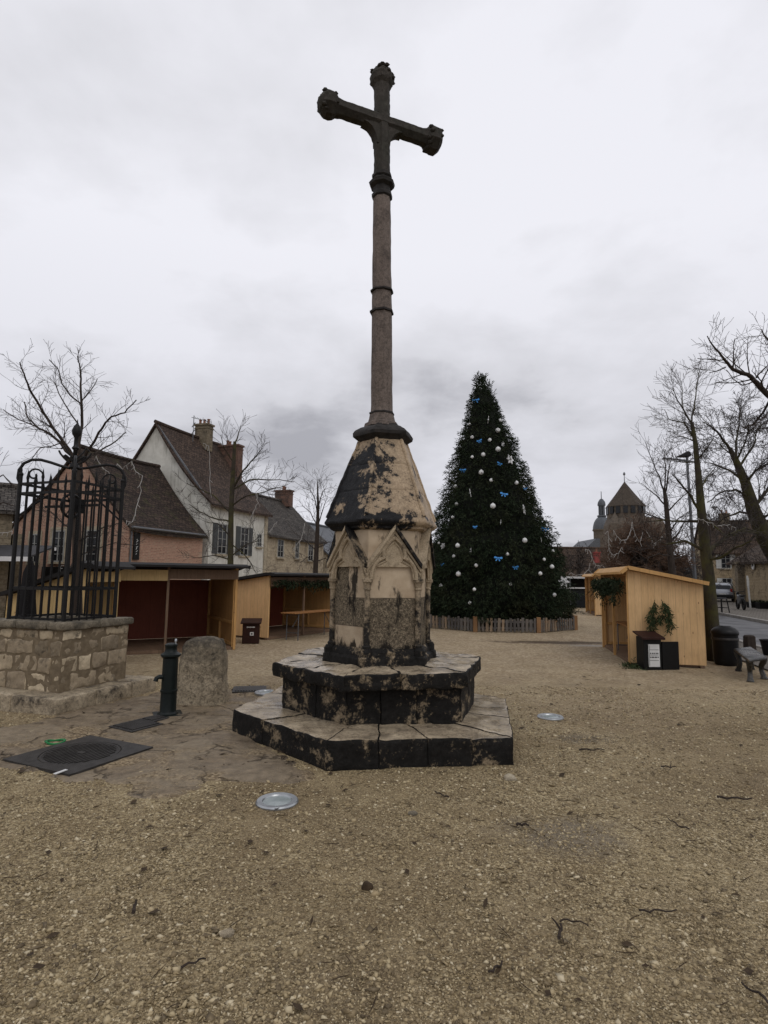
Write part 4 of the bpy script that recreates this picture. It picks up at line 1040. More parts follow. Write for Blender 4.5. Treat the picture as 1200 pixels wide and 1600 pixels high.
def flake_mesh():
    m = MB()
    for k in range(6):
        a = math.pi*k/3; d = Vector((math.cos(a), 0, math.sin(a))); u = Vector((-d.z, 0, d.x))
        m.loft([[d*.12-u*.12+Vector((0, y, 0)), d*.55-u*.26+Vector((0, y, 0)), d*1.0+Vector((0, y, 0)), d*.55+u*.26+Vector((0, y, 0)), d*.12+u*.12+Vector((0, y, 0))] for y in (.06, -.06)])
    m.lathe((0, 0, 0), [(.25, -.05), (.25, .05)], 6)
    return m
flakes = [(547, 550, 30, 35, 'white snowflake ornament high on the right of the tree'), (629, 843, 30, 60, 'white snowflake seen edge on at the right, half way up the tree'), (859, 1260, 34, 0, 'white snowflake on the lower right edge of the tree'), (157, 1054, 20, 40, 'small white snowflake on the lower left of the tree'), (420, 319, 22, 80, 'white snowflake seen almost edge on near the top of the tree'), (505, 462, 16, 45, 'faint white snowflake just right of the upper balls'), (316, 745, 26, 80, 'thin white snowflake seen edge on, left of centre'), (728, 1018, 15, 70, 'white snowflake edge on at the right, by the lower balls'), (318, 1080, 16, 60, 'dim white snowflake low on the left half of the tree'), (492, 915, 14, 80, 'thin white snowflake at the middle of the tree')]
bme = None
for zx, zy, zr, tw, lab in flakes:
    p = on_fir(*Z1(zx, zy), -.06); rr = zr*260/967/900*p.length
    if bme is None: o = flake_mesh().build('snowflake', MT['flake'], loc=(0, 0, 0), uv=False, bevel=.0); bme = o.data
    else: o = bpy.data.objects.new('snowflake', bme); COL.objects.link(o)
    o.location = p; o.scale = (rr, rr, rr); o.rotation_euler = (r.uniform(-.2, .2), r.uniform(-.6, .6), R(tw)); tag(o, lab, 'snowflake', 'white snowflakes on the Christmas tree')
# low fence of old pales round the tree
fe = empty('pale_fence', (TX, TY, 0), 'low fence of grey weathered pales ringing the foot of the Christmas tree', 'fence')
NP = 9; FR = 3.0; a0 = R(-112); ang = [a0+2*math.pi*k/NP for k in range(NP)]
V = [Vector((TX+FR*math.cos(a), TY+FR*math.sin(a), 0)) for a in ang]
for k in range(NP):
    p, q = V[k], V[(k+1) % NP]; d = (q-p).normalized(); n = Vector((d.y, -d.x, 0)); L = (q-p).length
    m = MB(); np_ = int(L/.135)
    for i in range(np_):
        c = p+d*(.06+(L-.12)*(i+.5)/np_); h = r.uniform(.40, .48); tl = d*r.gauss(0, .015)
        m.bar(c+n*.022+Vector((0, 0, .02+r.uniform(0, .02))), c+n*.022+tl+Vector((0, 0, h)), .018, r.uniform(.07, .095), d)
    m.build('pale_panel', MT['pale'], fe)
    m = MB()
    for z in (.14, .34): m.bar(p+Vector((0, 0, z)), q+Vector((0, 0, z)), .025, .055)
    m.build('rail', MT['fence_new'] if k % 2 else MT['fence'], fe)
    MB().bar(p, p+Vector((0, 0, .50)), .13, .13, (1, 0, 0)).build('post', MT['fence_new'], fe, bevel=.008)

# ------------------------------------------------------------------ houses
def house(name, label, K, a, L, D, He, Hr, wall, roofm, flare=0.0, over=.25, ridge_off=.5, cat='house', gables=True, thick=.14, sag=0.0):
    """K front eave corner on the ground, a = direction along the eaves, depth to the left of a"""
    a = Vector((a[0], a[1], 0)).normalized(); b = Vector((-a.y, a.x, 0)); K = Vector((K[0], K[1], 0))
    t = empty(name, K, label, cat)
    P = lambda u, v, z: K+a*u+b*v+Vector((0, 0, z))
    vr = D*ridge_off
    def slope(s):       # roof profile from ridge to eave on one side (list of (v, z))
        v1 = 0 if s < 0 else D; pts = []
        for k in range(7):
            f = k/6; v = vr+(v1-vr)*f; z = Hr+(He-Hr)*f - flare*math.sin(math.pi*f)*.35
            pts.append((v, z))
        (va, za), (vb, zb) = pts[-2], pts[-1]; g = over/abs(vb-va)
        pts.append((vb+(vb-va)*g, zb+(zb-za)*g))
        return pts
    m = MB()
    fl, bl_ = slope(-1), slope(1)
    gab = [(0, -.2)]+[(v, z-.16) for v, z in reversed(fl[:-1])]+[(v, z-.16) for v, z in bl_[1:-1]]+[(D, -.2)]
    m.loft([[P(0, v, z) for v, z in gab], [P(L, v, z) for v, z in gab]])
    m.build('wall', wall, t)
    rm = MB(); N = max(2, int(L/1.2)) if sag else 2
    for s, pts in ((-1, fl), (1, bl_)):
        rings = []
        for k in range(N):
            u = -over*.6+(L+over*1.2)*k/(N-1); dz = -sag*math.sin(math.pi*k/(N-1))+(noise.noise(Vector((u, s, K.y)))*.05 if sag else 0)
            top = [P(u, v, z+dz) for v, z in pts]; bot = [p-Vector((0, 0, thick)) for p in reversed(top)]
            rings.append(top+bot)
        rm.loft(rings if s > 0 else rings[::-1])
    rf = rm.build('roof', roofm, t)
    rd = MB().tube([P(-over*.6+(L+over*1.2)*k/9, vr, Hr+.05-(sag*math.sin(math.pi*k/9))) for k in range(10)], .11, 8); rd.build('ridge', roofm, rf)
    return t, P, a, b, rf
def chimney(rf, c, w, d, h, X, mat, pots=2, nm='chimney'):
    X = Vector(X).normalized(); m = MB()
    m.box(c+Vector((0, 0, h/2)), (w, d, h), X); m.box(c+Vector((0, 0, h-.05)), (w+.14, d+.14, .12), X); m.box(c+Vector((0, 0, h-.28)), (w+.07, d+.07, .07), X)
    ch = m.build(nm, mat, rf)
    for k in range(pots):
        q = c+X*(w*((k+.5)/pots-.5))+Vector((0, 0, h)); MB().lathe(q, [(.09, 0), (.11, .04), (.085, .08), (.08, .28), (.1, .3), (.1, .34), (.06, .34)], 10).build('chimney_pot', MT['pot'], rf)
def window(t, c, X, w, h, shutters=None, sill=True, fmat=MT['wframe'], surround=None, bars=(1, 2)):
    """window centred at c on a wall with tangent X; outward normal = X x Z"""
    X = X.normalized(); n = X.cross(Vector((0, 0, 1))); Zv = Vector((0, 0, 1)); f = .06
    if surround:
        m = MB(); g = .16
        for s in (-1, 1): m.box(c+X*(s*(w/2+g/2))+n*.015, (g, .05, h), X)
        m.box(c+Zv*(h/2+g/2)+n*.016, (w+2*g, .052, g), X); m.build('surround', surround, t)
    m = MB()
    for s in (-1, 1):
        m.box(c+X*(s*(w/2-f/2))+n*.03, (f, .05, h), X); m.box(c+Zv*(s*(h/2-f/2))+n*.03, (w-2*f, .05, f), X)
    for i in range(bars[0]): m.box(c+X*(w*((i+1)/(bars[0]+1)-.5))+n*.026, (f*.7, .04, h-2*f), X)
    for i in range(bars[1]): m.box(c+Zv*(h*((i+1)/(bars[1]+1)-.5))+n*.024, (w-2*f, .03, f*.5), X)
    fr = m.build('window', fmat, t)
    MB().box(c+n*.008, (w-.02, .012, h-.02), X).build('pane', MT['glass'], fr)
    if sill: MB().box(c-Zv*(h/2+.05)+n*.05, (w+.24, .16, .09), X).build('sill', MT['quoin'], fr)
    if shutters:
        for s in (-1, 1):
            m = MB(); sc_ = c+X*(s*(w/2+w*.26))+n*.03
            m.box(sc_, (w*.5, .035, h), X)
            for z in (-.32, .32): m.box(sc_+Zv*(h*z)+n*.025, (w*.46, .02, .08), X)
            m.build('shutter', shutters, fr)
Zv = Vector((0, 0, 1)); AA = (.34, .94)
# brick house with the gable behind the cage
tb, P, a, b, rf = house('brick_house', 'brick house with steep brown tiled roof and pink gable behind the iron cage', (-11.5, 26), AA, 5.25, 7.4, 4.0, 7.75, MT['brick'], MT['tile_dark'], .55, .22, ridge_off=3.3/7.4, sag=.08)
window(tb, P(0, 5.75, 2.9), -b, .55, 1.4, None, True, MT['wframe'], MT['quoin']); window(tb, P(0, 4.2, 3.0), -b, .8, 1.5, None, True, MT['wframe'], MT['quoin'], (1, 3)); window(tb, P(0, 2.1, 3.0), -b, .8, 1.5, None, True, MT['wframe'], MT['quoin'], (1, 3))
m = MB().box(P(-.03, 3.3, 1.75), (3.6, .08, .55), b); sg = m.build('shop_sign', MT['bin_black'], tb)
m = MB(); c0 = P(-.08, 3.9, 1.78); X = -b
def glyph(m, c, X, strokes, h, w, th=.035):
    for (x0, y0, x1, y1) in strokes: m.bar(c+X*(x0*w)+Zv*(y0*h), c+X*(x1*w)+Zv*(y1*h), .02, th, a)
FG = [(0, 0, 0, 1), (0, 1, .9, 1), (0, .55, .7, .55)]
glyph(m, c0, X, FG, .3, .2); glyph(m, c0+X*.34, X, [(0, 0, 0, 1)], .26, .2); glyph(m, c0+X*.5, X, [(0, 0, 0, .8), (0, .8, .6, .8), (.6, .8, .6, .4)], .26, .2); glyph(m, c0+X*.8, X, [(0, 0, .8, 0), (.8, 0, .8, .5)], .26, .2); glyph(m, c0+X*1.25, X, [(0, 0, 0, 1), (0, 1, .8, 1)], .28, .2); glyph(m, c0+X*1.5, X, [(0, 0, 0, .9)], .28, .2)
m.build('sign_letters', MT['paper'], sg)
for k, u in enumerate((.55, 2.9, 5.0)):      # floodlights under the eaves
    c = P(u, -.12, 3.72); mm = MB().box(c, (.16, .1, .12), a); mm.tube([c, c+b*.12], .02, 6); mm.build('floodlight', MT['paper'], tb)
c = P(.42, -.06, 3.0); m = MB().box(c, (.36, .05, 1.25), a)
bn = m.build('banner', MT['bin_black'], tb); m = MB()
for k in range(7): m.bar(P(.36, -.10, 2.62+k*.11), P(.36+.05*(1+k % 2), -.10, 2.66+k*.11+.03*(k % 3)), .01, .022, b)
m.build('banner_script', MT['paper'], bn)
mm = MB().tube([P(.08, -.06, z) for z in (.1, 1.5, 3.0, 3.7)]+[P(.08, -.16, 3.85)], .045, 8); mm.build('drainpipe', MT['galv'], tb)
mm = MB().tube([P(u, -.24, 3.83) for u in (-.1, 2.5, 5.2)], .06, 8); mm.build('gutter', MT['galv'], tb)
# white rendered house
tw, P, a, b, rf = house('white_house', 'tall white rendered house with steep brown roof and stained gable wall', (-9.5, 31.3), AA, 5.9, 7.9, 5.85, 10.45, MT['render_white'], MT['tile_brown'], 1.0, .3, sag=.06)
chimney(rf, P(4.0, 3.75, 9.6), .95, .6, 1.75, b, MT['stone_dark'], 3)
chimney(rf, P(5.95, 3.2, 8.0), .55, 1.9, 2.35, a, MT['brick_chim'], 2)
window(tw, P(1.15, 0, 3.75), a, .85, 1.7, MT['shutter'], True, MT['wframe'], None, (1, 3)); window(tw, P(3.35, 0, 3.75), a, .85, 1.7, MT['shutter'], True, MT['wframe'], None, (1, 3)); window(tw, P(5.0, 0, 3.9), a, .5, .8, None, True)
window(tw, P(1.2, 0, 1.3), a, .9, 1.6, MT['shutter'], True)
m = MB().box(P(5.75, -.02, 2.9), (.35, .06, 5.8), a); m.build('quoin_strip', MT['quoin'], tw)
m = MB().bar(P(-.03, 0.1, 5.75), P(-.03, 3.9, 10.3), .05, .09, (0, 0, 1)); m.build('verge_flashing', MT['galv'], tw)
# aerial standing on the ridge
am = at(301, 692, 35.2); ae = empty('tv_aerial', am, 'thin television aerial on the ridge of the white house', 'aerial')
m = MB().tube([am-Vector((0, 0, .6)), am+Vector((0, 0, 1.75))], .025, 6); m.build('mast', MT['galv'], ae)
m = MB(); tp = am+Vector((0, 0, 1.65)); m.tube([tp-Vector((.15, 0, .02)), tp+Vector((1.0, .2, -.25))], .018, 5)
for k in range(6): m.tube([tp+Vector((.1+k*.16, .02*k-.22, -.03-k*.04)), tp+Vector((.1+k*.16, .02*k+.22, -.03-k*.04))], .012, 4)
for z in (.55, 1.0): m.tube([am+Vector((-.1, 0, z)), am+Vector((.1, 0, z+.3))], .03, 5)
m.build('antenna_rods', MT['galv'], ae)
# stone row house
ts, P, a, b, rf = house('stone_house', 'long pale stone house with grey tiled roof and red chimney, behind the leafless trees', (-7.45, 37.0), AA, 8.2, 6.4, 4.55, 7.55, MT['stone_pale'], MT['tile_grey'], .3, .25, sag=.06)
chimney(rf, P(7.3, 3.1, 7.1), .55, 1.3, 1.3, a, MT['brick_chim'], 2)
window(ts, P(1.6, 0, 3.55), a, .8, 1.2, None, True, MT['wframe'], MT['quoin']); window(ts, P(3.9, 0, 3.55), a, .55, 1.2, None, True, MT['wframe'], MT['quoin']); window(ts, P(6.0, 0, 3.45), a, .8, 1.2, None, True, MT['wframe'], MT['quoin'])
for u in (1.6, 2.4, 4.1, 6.6): window(ts, P(u, 0, 1.55), a, .4, .55, None, False, MT['shutter'])
th, P, a, b, rf = house('grey_house', 'small far grey house at the end of the row, left of the pedestal', (-4.6, 47.2), AA, 9, 6, 3.7, 6.3, MT['stone_pale'], MT['slate'], .1, .25)
window(th, P(2, 0, 2.4), a, .9, 1.3, MT['shutter_white']); window(th, P(5, 0, 2.4), a, .9, 1.3, MT['shutter_white'])
# stone house at the far left with its awning
tl, P, a, b, rf = house('corner_house', 'dark stone house at the left edge with a grey tiled roof', (-21.0, 17.0), (.835, .55), 8.4, 3.4, 4.15, 5.15, MT['stone_dark'], MT['tile_grey'], .2, .25)
window(tl, P(7.2, 0, 2.9), a, .8, 1.2); window(tl, P(4.6, 0, 2.9), a, .8, 1.2)
gw = MB().bar((-13.9, 21.9, 1.6), (-18.3, 28.0, 1.6), .35, 3.2); o = gw.build('garden_wall', MT['stone_dark'], loc=(-16, 26, 0)); tag(o, 'old stone garden wall between the corner house and the brick gable', 'wall')
aw = empty('shop_awning', at(10, 900, 19.5), 'dark shop awning with two pale edges at the far left', 'awning')
c = at(-10, 868, 20.2)
MB().loft([[(c.x+s*1.4, 21.5, 2.75), (c.x+s*1.4, 19.9, 2.28), (c.x+s*1.4, 19.9, 2.22), (c.x+s*1.4, 21.5, 2.69)] for s in (-1, 1)]).build('canvas', MT['awning'], aw)
MB().box((c.x, 19.88, 2.2), (2.9, .03, .16)).build('valance', MT['awning_edge'], aw); MB().box((c.x, 21.42, 2.62), (2.9, .12, .12)).build('cassette', MT['awning_edge'], aw)
# parked café furniture under a dark cover by the cage
c = at(42, 960, 10.4); pa_ = empty('closed_parasol', (c.x, 10.4, 0), 'dark folded parasol standing behind the left corner of the cage', 'parasol')
MB().tube([(c.x, 10.4, 0), (c.x, 10.4, 2.0)], .025, 8).build('pole', MT['iron'], pa_)
MB().loft([[(c.x+q_*(1+.25*math.cos(5*i*math.pi/10))*math.cos(i*math.pi/10), 10.4+q_*(1+.25*math.cos(5*i*math.pi/10))*math.sin(i*math.pi/10), z) for i in range(20)] for z, q_ in ((.45, .13), (.9, .15), (1.3, .11), (1.75, .09), (1.95, .03))]).build('canopy', MT['tarp'], pa_, smooth=50)
MB().lathe((c.x, 10.4, 0), [(.25, 0), (.25, .05), (.06, .09), (.05, .3)], 16).build('foot', MT['iron'], pa_)
# low roofs right of the fir
tc2, P, a, b, rf = house('low_house', 'low house with wide brown roof and red chimney, behind the far stall', (14.2, 56), (1, -.02), 14, 8, 1.9, 4.95, MT['stone_dark'], MT['tile_rust'], .1, .3)
chimney(rf, P(7.2, 2.2, 3.4), .55, .5, 1.1, a, MT['redpaint'], 1)
td, P, a, b, rf = house('gabled_house', 'stone gabled house with a chimney, half hidden by the Christmas tree', (12.9, 43.5), (-.25, .97), 6, 5.0, 2.5, 4.4, MT['stone_pale'], MT['tile_rust'], .2, .25)
window(td, P(.0, 1.2, 1.6), -b, .6, .9, None, True)
te, P, a, b, rf = house('roof_house', 'brown roofed house with a slim chimney rising right of the Christmas tree', (8.5, 62), (1, .05), 10, 7, 3.0, 5.6, MT['brick_chim'], MT['tile_rust'], .1, .3)
chimney(rf, P(9.6, 3.5, 5.0), .8, .6, 2.1, a, MT['brick_chim'], 1)
for k_, (x_, y_, L_, z0_, z1_, rm_, lab_) in enumerate(((-3.4, 59, 5.6, 3.4, 6.0, 'tile_grey', 'plain stone house with grey roof far behind the pedestal'), (2.6, 61, 5.6, 3.0, 5.4, 'tile_rust', 'plain stone house with rusty roof far behind the Christmas tree'))):
    tq_, P, a, b, rf = house('row_house', lab_, (x_, y_), (1, .03), L_, 7, z0_, z1_, MT['stone_pale'], MT[rm_], .1, .25)
    window(tq_, P(1.5, 0, 1.8), a, .8, 1.2); window(tq_, P(3.8, 0, 1.8), a, .8, 1.2)
# café terrace shelter
sh = empty('terrace_shelter', (12.2, 36, 0), 'dark café terrace shelter with white roof edges beside the far stall', 'shelter')
MB().box((12.4, 37.2, 1.86), (5.2, 3.0, .06)).build('roof', MT['awning'], sh)
MB().box((12.4, 35.68, 1.86), (5.2, .04, .12)).build('roof_edge', MT['awning_edge'], sh)
MB().box((12.1, 35.6, 1.22), (4.6, .04, .08)).build('roof_edge', MT['awning_edge'], sh)
for x in (10.2, 11.5, 12.8, 14.4): MB().box((x, 35.7, .9), (.07, .07, 1.8)).build('post', MT['galv'], sh)
MB().box((12.3, 35.75, .55), (4.3, .02, 1.05)).build('windscreen', MT['glass'], sh); MB().box((12.3, 38.5, 1.0), (4.6, .05, 1.7)).build('back_panel', MT['awning'], sh)
# ------------------------------------------------------------------ Caesar tower and the domed church far behind
def polyring(cx, cy, r, z, n, a0=.2): return [(cx+r*math.cos(a0+2*math.pi*i/n), cy+r*math.sin(a0+2*math.pi*i/n), z) for i in range(n)]
pk = at(973, 753, 140); eL, eR = at(950, 792, 140), at(1004, 791, 140); ez = (eL.z+eR.z)/2; er = (eR.x-eL.x)/2*1.03; tx = (eL.x+eR.x)/2
tow = empty('keep_tower', (tx, 140, 0), 'old stone keep with a pointed pyramid roof, far away behind the bare trees', 'tower')
MB().loft([polyring(tx, 140, er*.95, -1, 8), polyring(tx, 140, er*1.0, ez-2.2, 8), polyring(tx, 140, er*1.03, ez, 8)]).build('wall', MT['tower_stone'], tow)
rf = MB().loft([polyring(tx, 140, er*1.08, ez-.25, 8), polyring(tx, 140, er*1.06, ez, 8), polyring(tx, 140, er*.5, ez+(pk.z-ez)*.52, 8), polyring(tx, 140, .1, pk.z, 8)]).build('roof', MT['tower_roof'], tow)
MB().lathe((tx, 140, 0), [(.12, pk.z-.2), (.08, pk.z+1.6), (.3, pk.z+1.8), (.3, pk.z+2.1), (.05, pk.z+2.5)], 8).build('finial', MT['galv'], rf)
for i in range(16):
    a2_ = .2+2*math.pi*(i+.5)/16; r0 = er*.965
    MB().box((tx+r0*math.cos(a2_), 140+r0*math.sin(a2_), ez-1.15), (.5, 1.0, 1.7), (math.cos(a2_), math.sin(a2_), 0)).build('loophole', MT['glass'], tow)
for i in range(4):
    a2_ = .6+math.pi/2*i; c = (tx+er*1.0*math.cos(a2_), 140+er*1.0*math.sin(a2_), 0)
    MB().lathe(c, [(1.5, -1), (1.45, ez-6), (1.5, ez-4.5), (.05, ez-1.6)], 12).build('turret', MT['tower_stone'], tow)
bz = at(1000, 812, 140).z
MB().loft([polyring(tx+2, 140, er*1.75, -1, 12), polyring(tx+2, 140, er*1.6, bz-1.5, 12), polyring(tx+2, 140, er*1.45, bz, 12)]).build('rampart', MT['tower_stone'], tow)
Yc = 175; dc = at(941, 828, Yc); dr = (at(955, 828, Yc).x-at(927, 828, Yc).x)/2; zt = at(941, 806, Yc).z; lz = at(943, 790, Yc).z; lt = at(943, 776, Yc).z
chu = empty('domed_church', (dc.x, Yc, 0), 'grey slate church dome with a little lantern, left of the pointed keep', 'church')
MB().lathe((dc.x, Yc, 0), [(dr*.93, -1), (dr*.93, dc.z-.5), (dr*1.04, dc.z-.3), (dr*1.04, dc.z+.1)], 16).build('drum', MT['tower_stone'], chu)
MB().lathe((dc.x, Yc, 0), [(dr, dc.z)]+[(dr*math.cos(R(88*k/8)), dc.z+(zt-dc.z)*math.sin(R(88*k/8))) for k in range(1, 9)], 16).build('dome', MT['slate'], chu, smooth=50)
for i in range(8):
    a2_ = 2*math.pi*i/8+.2; MB().box((dc.x+dr*.27*math.cos(a2_), Yc+dr*.27*math.sin(a2_), (zt+lz)/2-.2), (.35, .35, lz-zt+.8), (math.cos(a2_), math.sin(a2_), 0)).build('lantern_pillar', MT['slate'], chu)
MB().lathe((dc.x, Yc, 0), [(dr*.5, zt-.3), (dr*.5, zt+.1), (dr*.3, zt+.2)], 12).build('lantern_base', MT['slate'], chu)
MB().lathe((dc.x, Yc, 0), [(dr*.42, lz-.1), (dr*.44, lz+.3), (dr*.38, lz+(lt-lz)*.4), (dr*.2, lz+(lt-lz)*.68), (.12, lz+(lt-lz)*.78), (.1, lt+1.6)], 12).build('lantern_roof', MT['slate'], chu, smooth=50)
nl, nr = at(912, 857, Yc), at(925, 842, Yc)
MB().loft([[(nl.x, y, -1), (nl.x, y, nl.z), (nr.x+.5, y, nr.z), (nr.x+6, y, nr.z), (nr.x+6, y, -1)] for y in (Yc+14, Yc-2)]).build('nave', MT['slate'], chu)

# ------------------------------------------------------------------ right side of the street
tr, P, a, b, rf = house('long_barn', 'long ochre stone building with brown roof at the right edge beyond the street', (27.6, 45.8), (-.30, -.954), 19, 8, 3.4, 6.2, MT['stone_ochre'], MT['tile_rust'], .3, .35, sag=.1)
tr2 = tr
c = P(5.9, -.06, 2.9); n_ = -b
m = MB(); 
m.loft([[c+n_*.03+a*(.32*math.cos(t))+Zv*(.32*math.sin(t)) for t in [2*math.pi*i/20 for i in range(20)]], [c+n_*.08+a*(.32*math.cos(t))+Zv*(.32*math.sin(t)) for t in [2*math.pi*i/20 for i in range(20)]]])
rs = m.build('round_sign', MT['paper'], tr)
m = MB().loft([[c+n_*.08+a*(.12*math.cos(t))+Zv*(.12*math.sin(t)) for t in [2*math.pi*i/14 for i in range(14)]], [c+n_*.095+a*(.12*math.cos(t))+Zv*(.12*math.sin(t)) for t in [2*math.pi*i/14 for i in range(14)]]]); m.build('sign_centre', MT['ink'], rs)
m = MB().box(P(3.0, -.22, 1.55), (.75, .45, 3.1), a); m.box(P(3.0, -.22, 3.12), (.95, .62, .16), a); m.build('buttress', MT['stone_dark'], tr)
for u in (1.4, 2.1): MB().tube([P(u, -.1, .1), P(u, -.1, 3.2)], .05, 6).build('drainpipe', MT['galv'], tr)
tf, P, a, b, rf = house('shuttered_house', 'ochre house with pale shuttered windows behind the parked silver car', (30.6, 54), (.96, -.28), 9, 7, 4.6, 7.6, MT['stone_ochre'], MT['tile_rust'], .2, .3)
for u, z in ((1.25, 3.6), (1.25, 1.35), (4.4, 3.6), (4.4, 1.35)): window(tf, P(u, 0, z), a, .8, 1.35, MT['shutter_white'])
chimney(rf, P(2.2, 3.4, 7.2), .8, .6, 1.2, a, MT['stone_dark'], 2)
MB().box(P(3.0, -.3, 2.55), (2.2, .6, .08), a).build('canopy', MT['pine_grey'], tf)
tg, P, a, b, rf = house('low_cottage', 'low grey stone cottage behind the slanted roof of the right stall', (24.0, 60), (1, .05), 8.5, 6, 2.9, 4.2, MT['stone_ochre'], MT['slate'], .1, .3)
window(tg, P(2.2, 0, 1.9), a, .9, 1.2)
# silver car seen from behind
def car(loc, rz, label):
    t = empty('parked_car', loc, label, 'car', None, rz)
    B = lambda mb, nm, mt, **k: mb.build(nm, mt, t, local=True, **k)
    # sections along x (front +x): (x, half width, bottom, belt, top, top half width)
    S = [(-1.95, .72, .42, .72, .80, .66), (-1.85, .80, .28, .80, .95, .72), (-1.55, .83, .24, .88, 1.30, .60), (-1.1, .84, .22, .90, 1.46, .58), (-.3, .85, .22, .90, 1.50, .59), (.35, .85, .22, .89, 1.44, .58), (.95, .84, .22, .88, 1.02, .70), (1.5, .82, .24, .80, .90, .68), (1.85, .74, .30, .66, .74, .60), (1.95, .62, .40, .58, .62, .5)]
    rings = []
    for x, w, zb, zm, zt, wt in S:
        rings.append([(x, -w*.92, zb), (x, -w, zb+.12), (x, -w, zm-.1), (x, -w*.97, zm), (x, -wt, zt-.05), (x, -wt*.8, zt), (x, wt*.8, zt), (x, wt, zt-.05), (x, w*.97, zm), (x, w, zm-.1), (x, w, zb+.12), (x, w*.92, zb)])
    B(MB().loft(rings), 'body', MT['car'], smooth=50)
    B(MB().loft([[(-1.80, y, 1.00), (-1.60, y*.9, 1.27), (-1.63, y*.9, 1.29), (-1.84, y, 1.02)] for y in (-.6, .6)]), 'rear_window', MT['glass'])
    for s in (-1, 1):
        B(MB().loft([[(-1.35, s*.80, .95), (.75, s*.82, .95), (.25, s*.63, 1.36), (-1.1, s*.64, 1.38)], [(-1.35, s*.83, .95), (.75, s*.85, .95), (.25, s*.66, 1.36), (-1.1, s*.67, 1.38)]]), 'side_window', MT['glass'])
        B(MB().box((-1.88, s*.62, .88), (.12, .16, .26)), 'rear_lamp', MT['redlamp'], bevel=.02)
        B(MB().box((.62, s*.95, 1.0), (.12, .18, .13)), 'mirror', MT['black_plastic'], bevel=.03)
        for x in (-1.25, 1.25):
            m = MB(); m.loft([[(x+r_*math.cos(q), s*y, .31+r_*math.sin(q)) for q in [2*math.pi*i/20 for i in range(20)]] for y, r_ in ((.64, .30), (.66, .31), (.84, .31), (.87, .29), (.87, .2), (.84, .19))]); wh = B(m, 'wheel', MT['tyre'])
            m = MB().loft([[(x+r_*math.cos(q), s*y, .31+r_*math.sin(q)) for q in [2*math.pi*i/20 for i in range(20)]] for y, r_ in ((.83, .2), (.86, .18), (.865, .05))]); m.build('rim', MT['steel'], wh, local=True)
    B(MB().box((-1.93, 0, .44), (.16, 1.45, .22)), 'bumper', MT['black_plastic'], bevel=.04)
    B(MB().box((-2.0, 0, .62), (.03, .5, .11)), 'number_plate', MT['plate'])
    return t
q = gp(1129, 940.5, .14); q = q*((q.y+1.9)/q.y); car((q.x, q.y, .14), R(60), 'silver hatchback parked in front of the house with pale shutters')
# dark stools standing on the pavement
def stool(loc, rz):
    t = empty('bar_stool', loc, '', 'stool', None, rz)
    MB().lathe((0, 0, 0), [(.22, .68), (.26, .69), (.26, .73), (.22, .75)], 16).build('seat', MT['black_plastic'], t, local=True)
    for x, y in ((1, 1), (1, -1), (-1, 1), (-1, -1)): MB().tube([(x*.24, y*.24, 0), (x*.17, y*.17, .7)], .028, 6).build('leg', MT['black_plastic'], t, local=True)
    MB().tube([(.21*math.cos(i*math.pi/2+.785)*1.4, .21*math.sin(i*math.pi/2+.785)*1.4, .25) for i in range(5)], .016, 5).build('foot_ring', MT['black_plastic'], t, local=True)
    return t
q = gp(1128, 957, .14); q0 = stool((q.x, q.y, .14), .3); q0['label'] = 'black four legged stool standing on the pavement before the silver car'
# motorbike by the buttress
def moto(loc, rz):
    t = empty('motorbike', loc, 'small dark motorbike parked by the wall buttress at right', 'motorbike', None, rz)
    B = lambda mb, nm, mt, **k: mb.build(nm, mt, t, local=True, **k)
    for x in (-.62, .62):
        m = MB(); m.tube([(x+.25*math.cos(i*math.pi/9), 0, .30+.25*math.sin(i*math.pi/9)) for i in range(19)], .055, 8); m.lathe((x, 0, .30), [(.01, -.02), (.05, -.02), (.05, .02)], 8)
        B(m, 'wheel', MT['tyre'])
    B(MB().loft([[(x, s*w, z) for s, z in ((-1, z0), (1, z0), (1, z1), (-1, z1))] for x, w, z0, z1 in ((-.5, .08, .62, .75), (-.2, .14, .35, .74), (.1, .15, .32, .82), (.35, .1, .6, .85), (.45, .06, .72, .82))]), 'frame', MT['galv'], bevel=.02)
    B(MB().loft([[(x, s*w, z) for s, z in ((-1, z0), (1, z0), (1, z1), (-1, z1))] for x, w, z0, z1 in ((-.85, .08, .82, .86), (-.5, .13, .76, .85), (-.1, .13, .74, .82))]), 'saddle', MT['black_plastic'], bevel=.02)
    B(MB().tube([(.62, 0, .3), (.48, 0, .85), (.42, 0, 1.0)], .035, 6).tube([(.38, -.32, 1.05), (.44, -.1, 1.0), (.44, .1, 1.0), (.38, .32, 1.05)], .02, 6).ball((.55, 0, .88), .09, 10, 6), 'handlebar', MT['black_plastic'])
    return t
q = gp(1163, 953, .14); moto((q.x, q.y+.3, .14), R(72))
q = gp(1173, 954); sp_ = empty('white_post', (q.x, q.y, .14), 'thin white signpost leaning before the ochre barn wall', 'post')
MB().tube([(q.x, q.y, .14), (q.x-.10, q.y, 2.1)], .055, 8).build('pole', MT['whitepost'], sp_); MB().box((q.x-.11, q.y-.06, 1.72), (.15, .03, .5)).build('sign_plate', MT['whitepost'], sp_, bevel=.01)
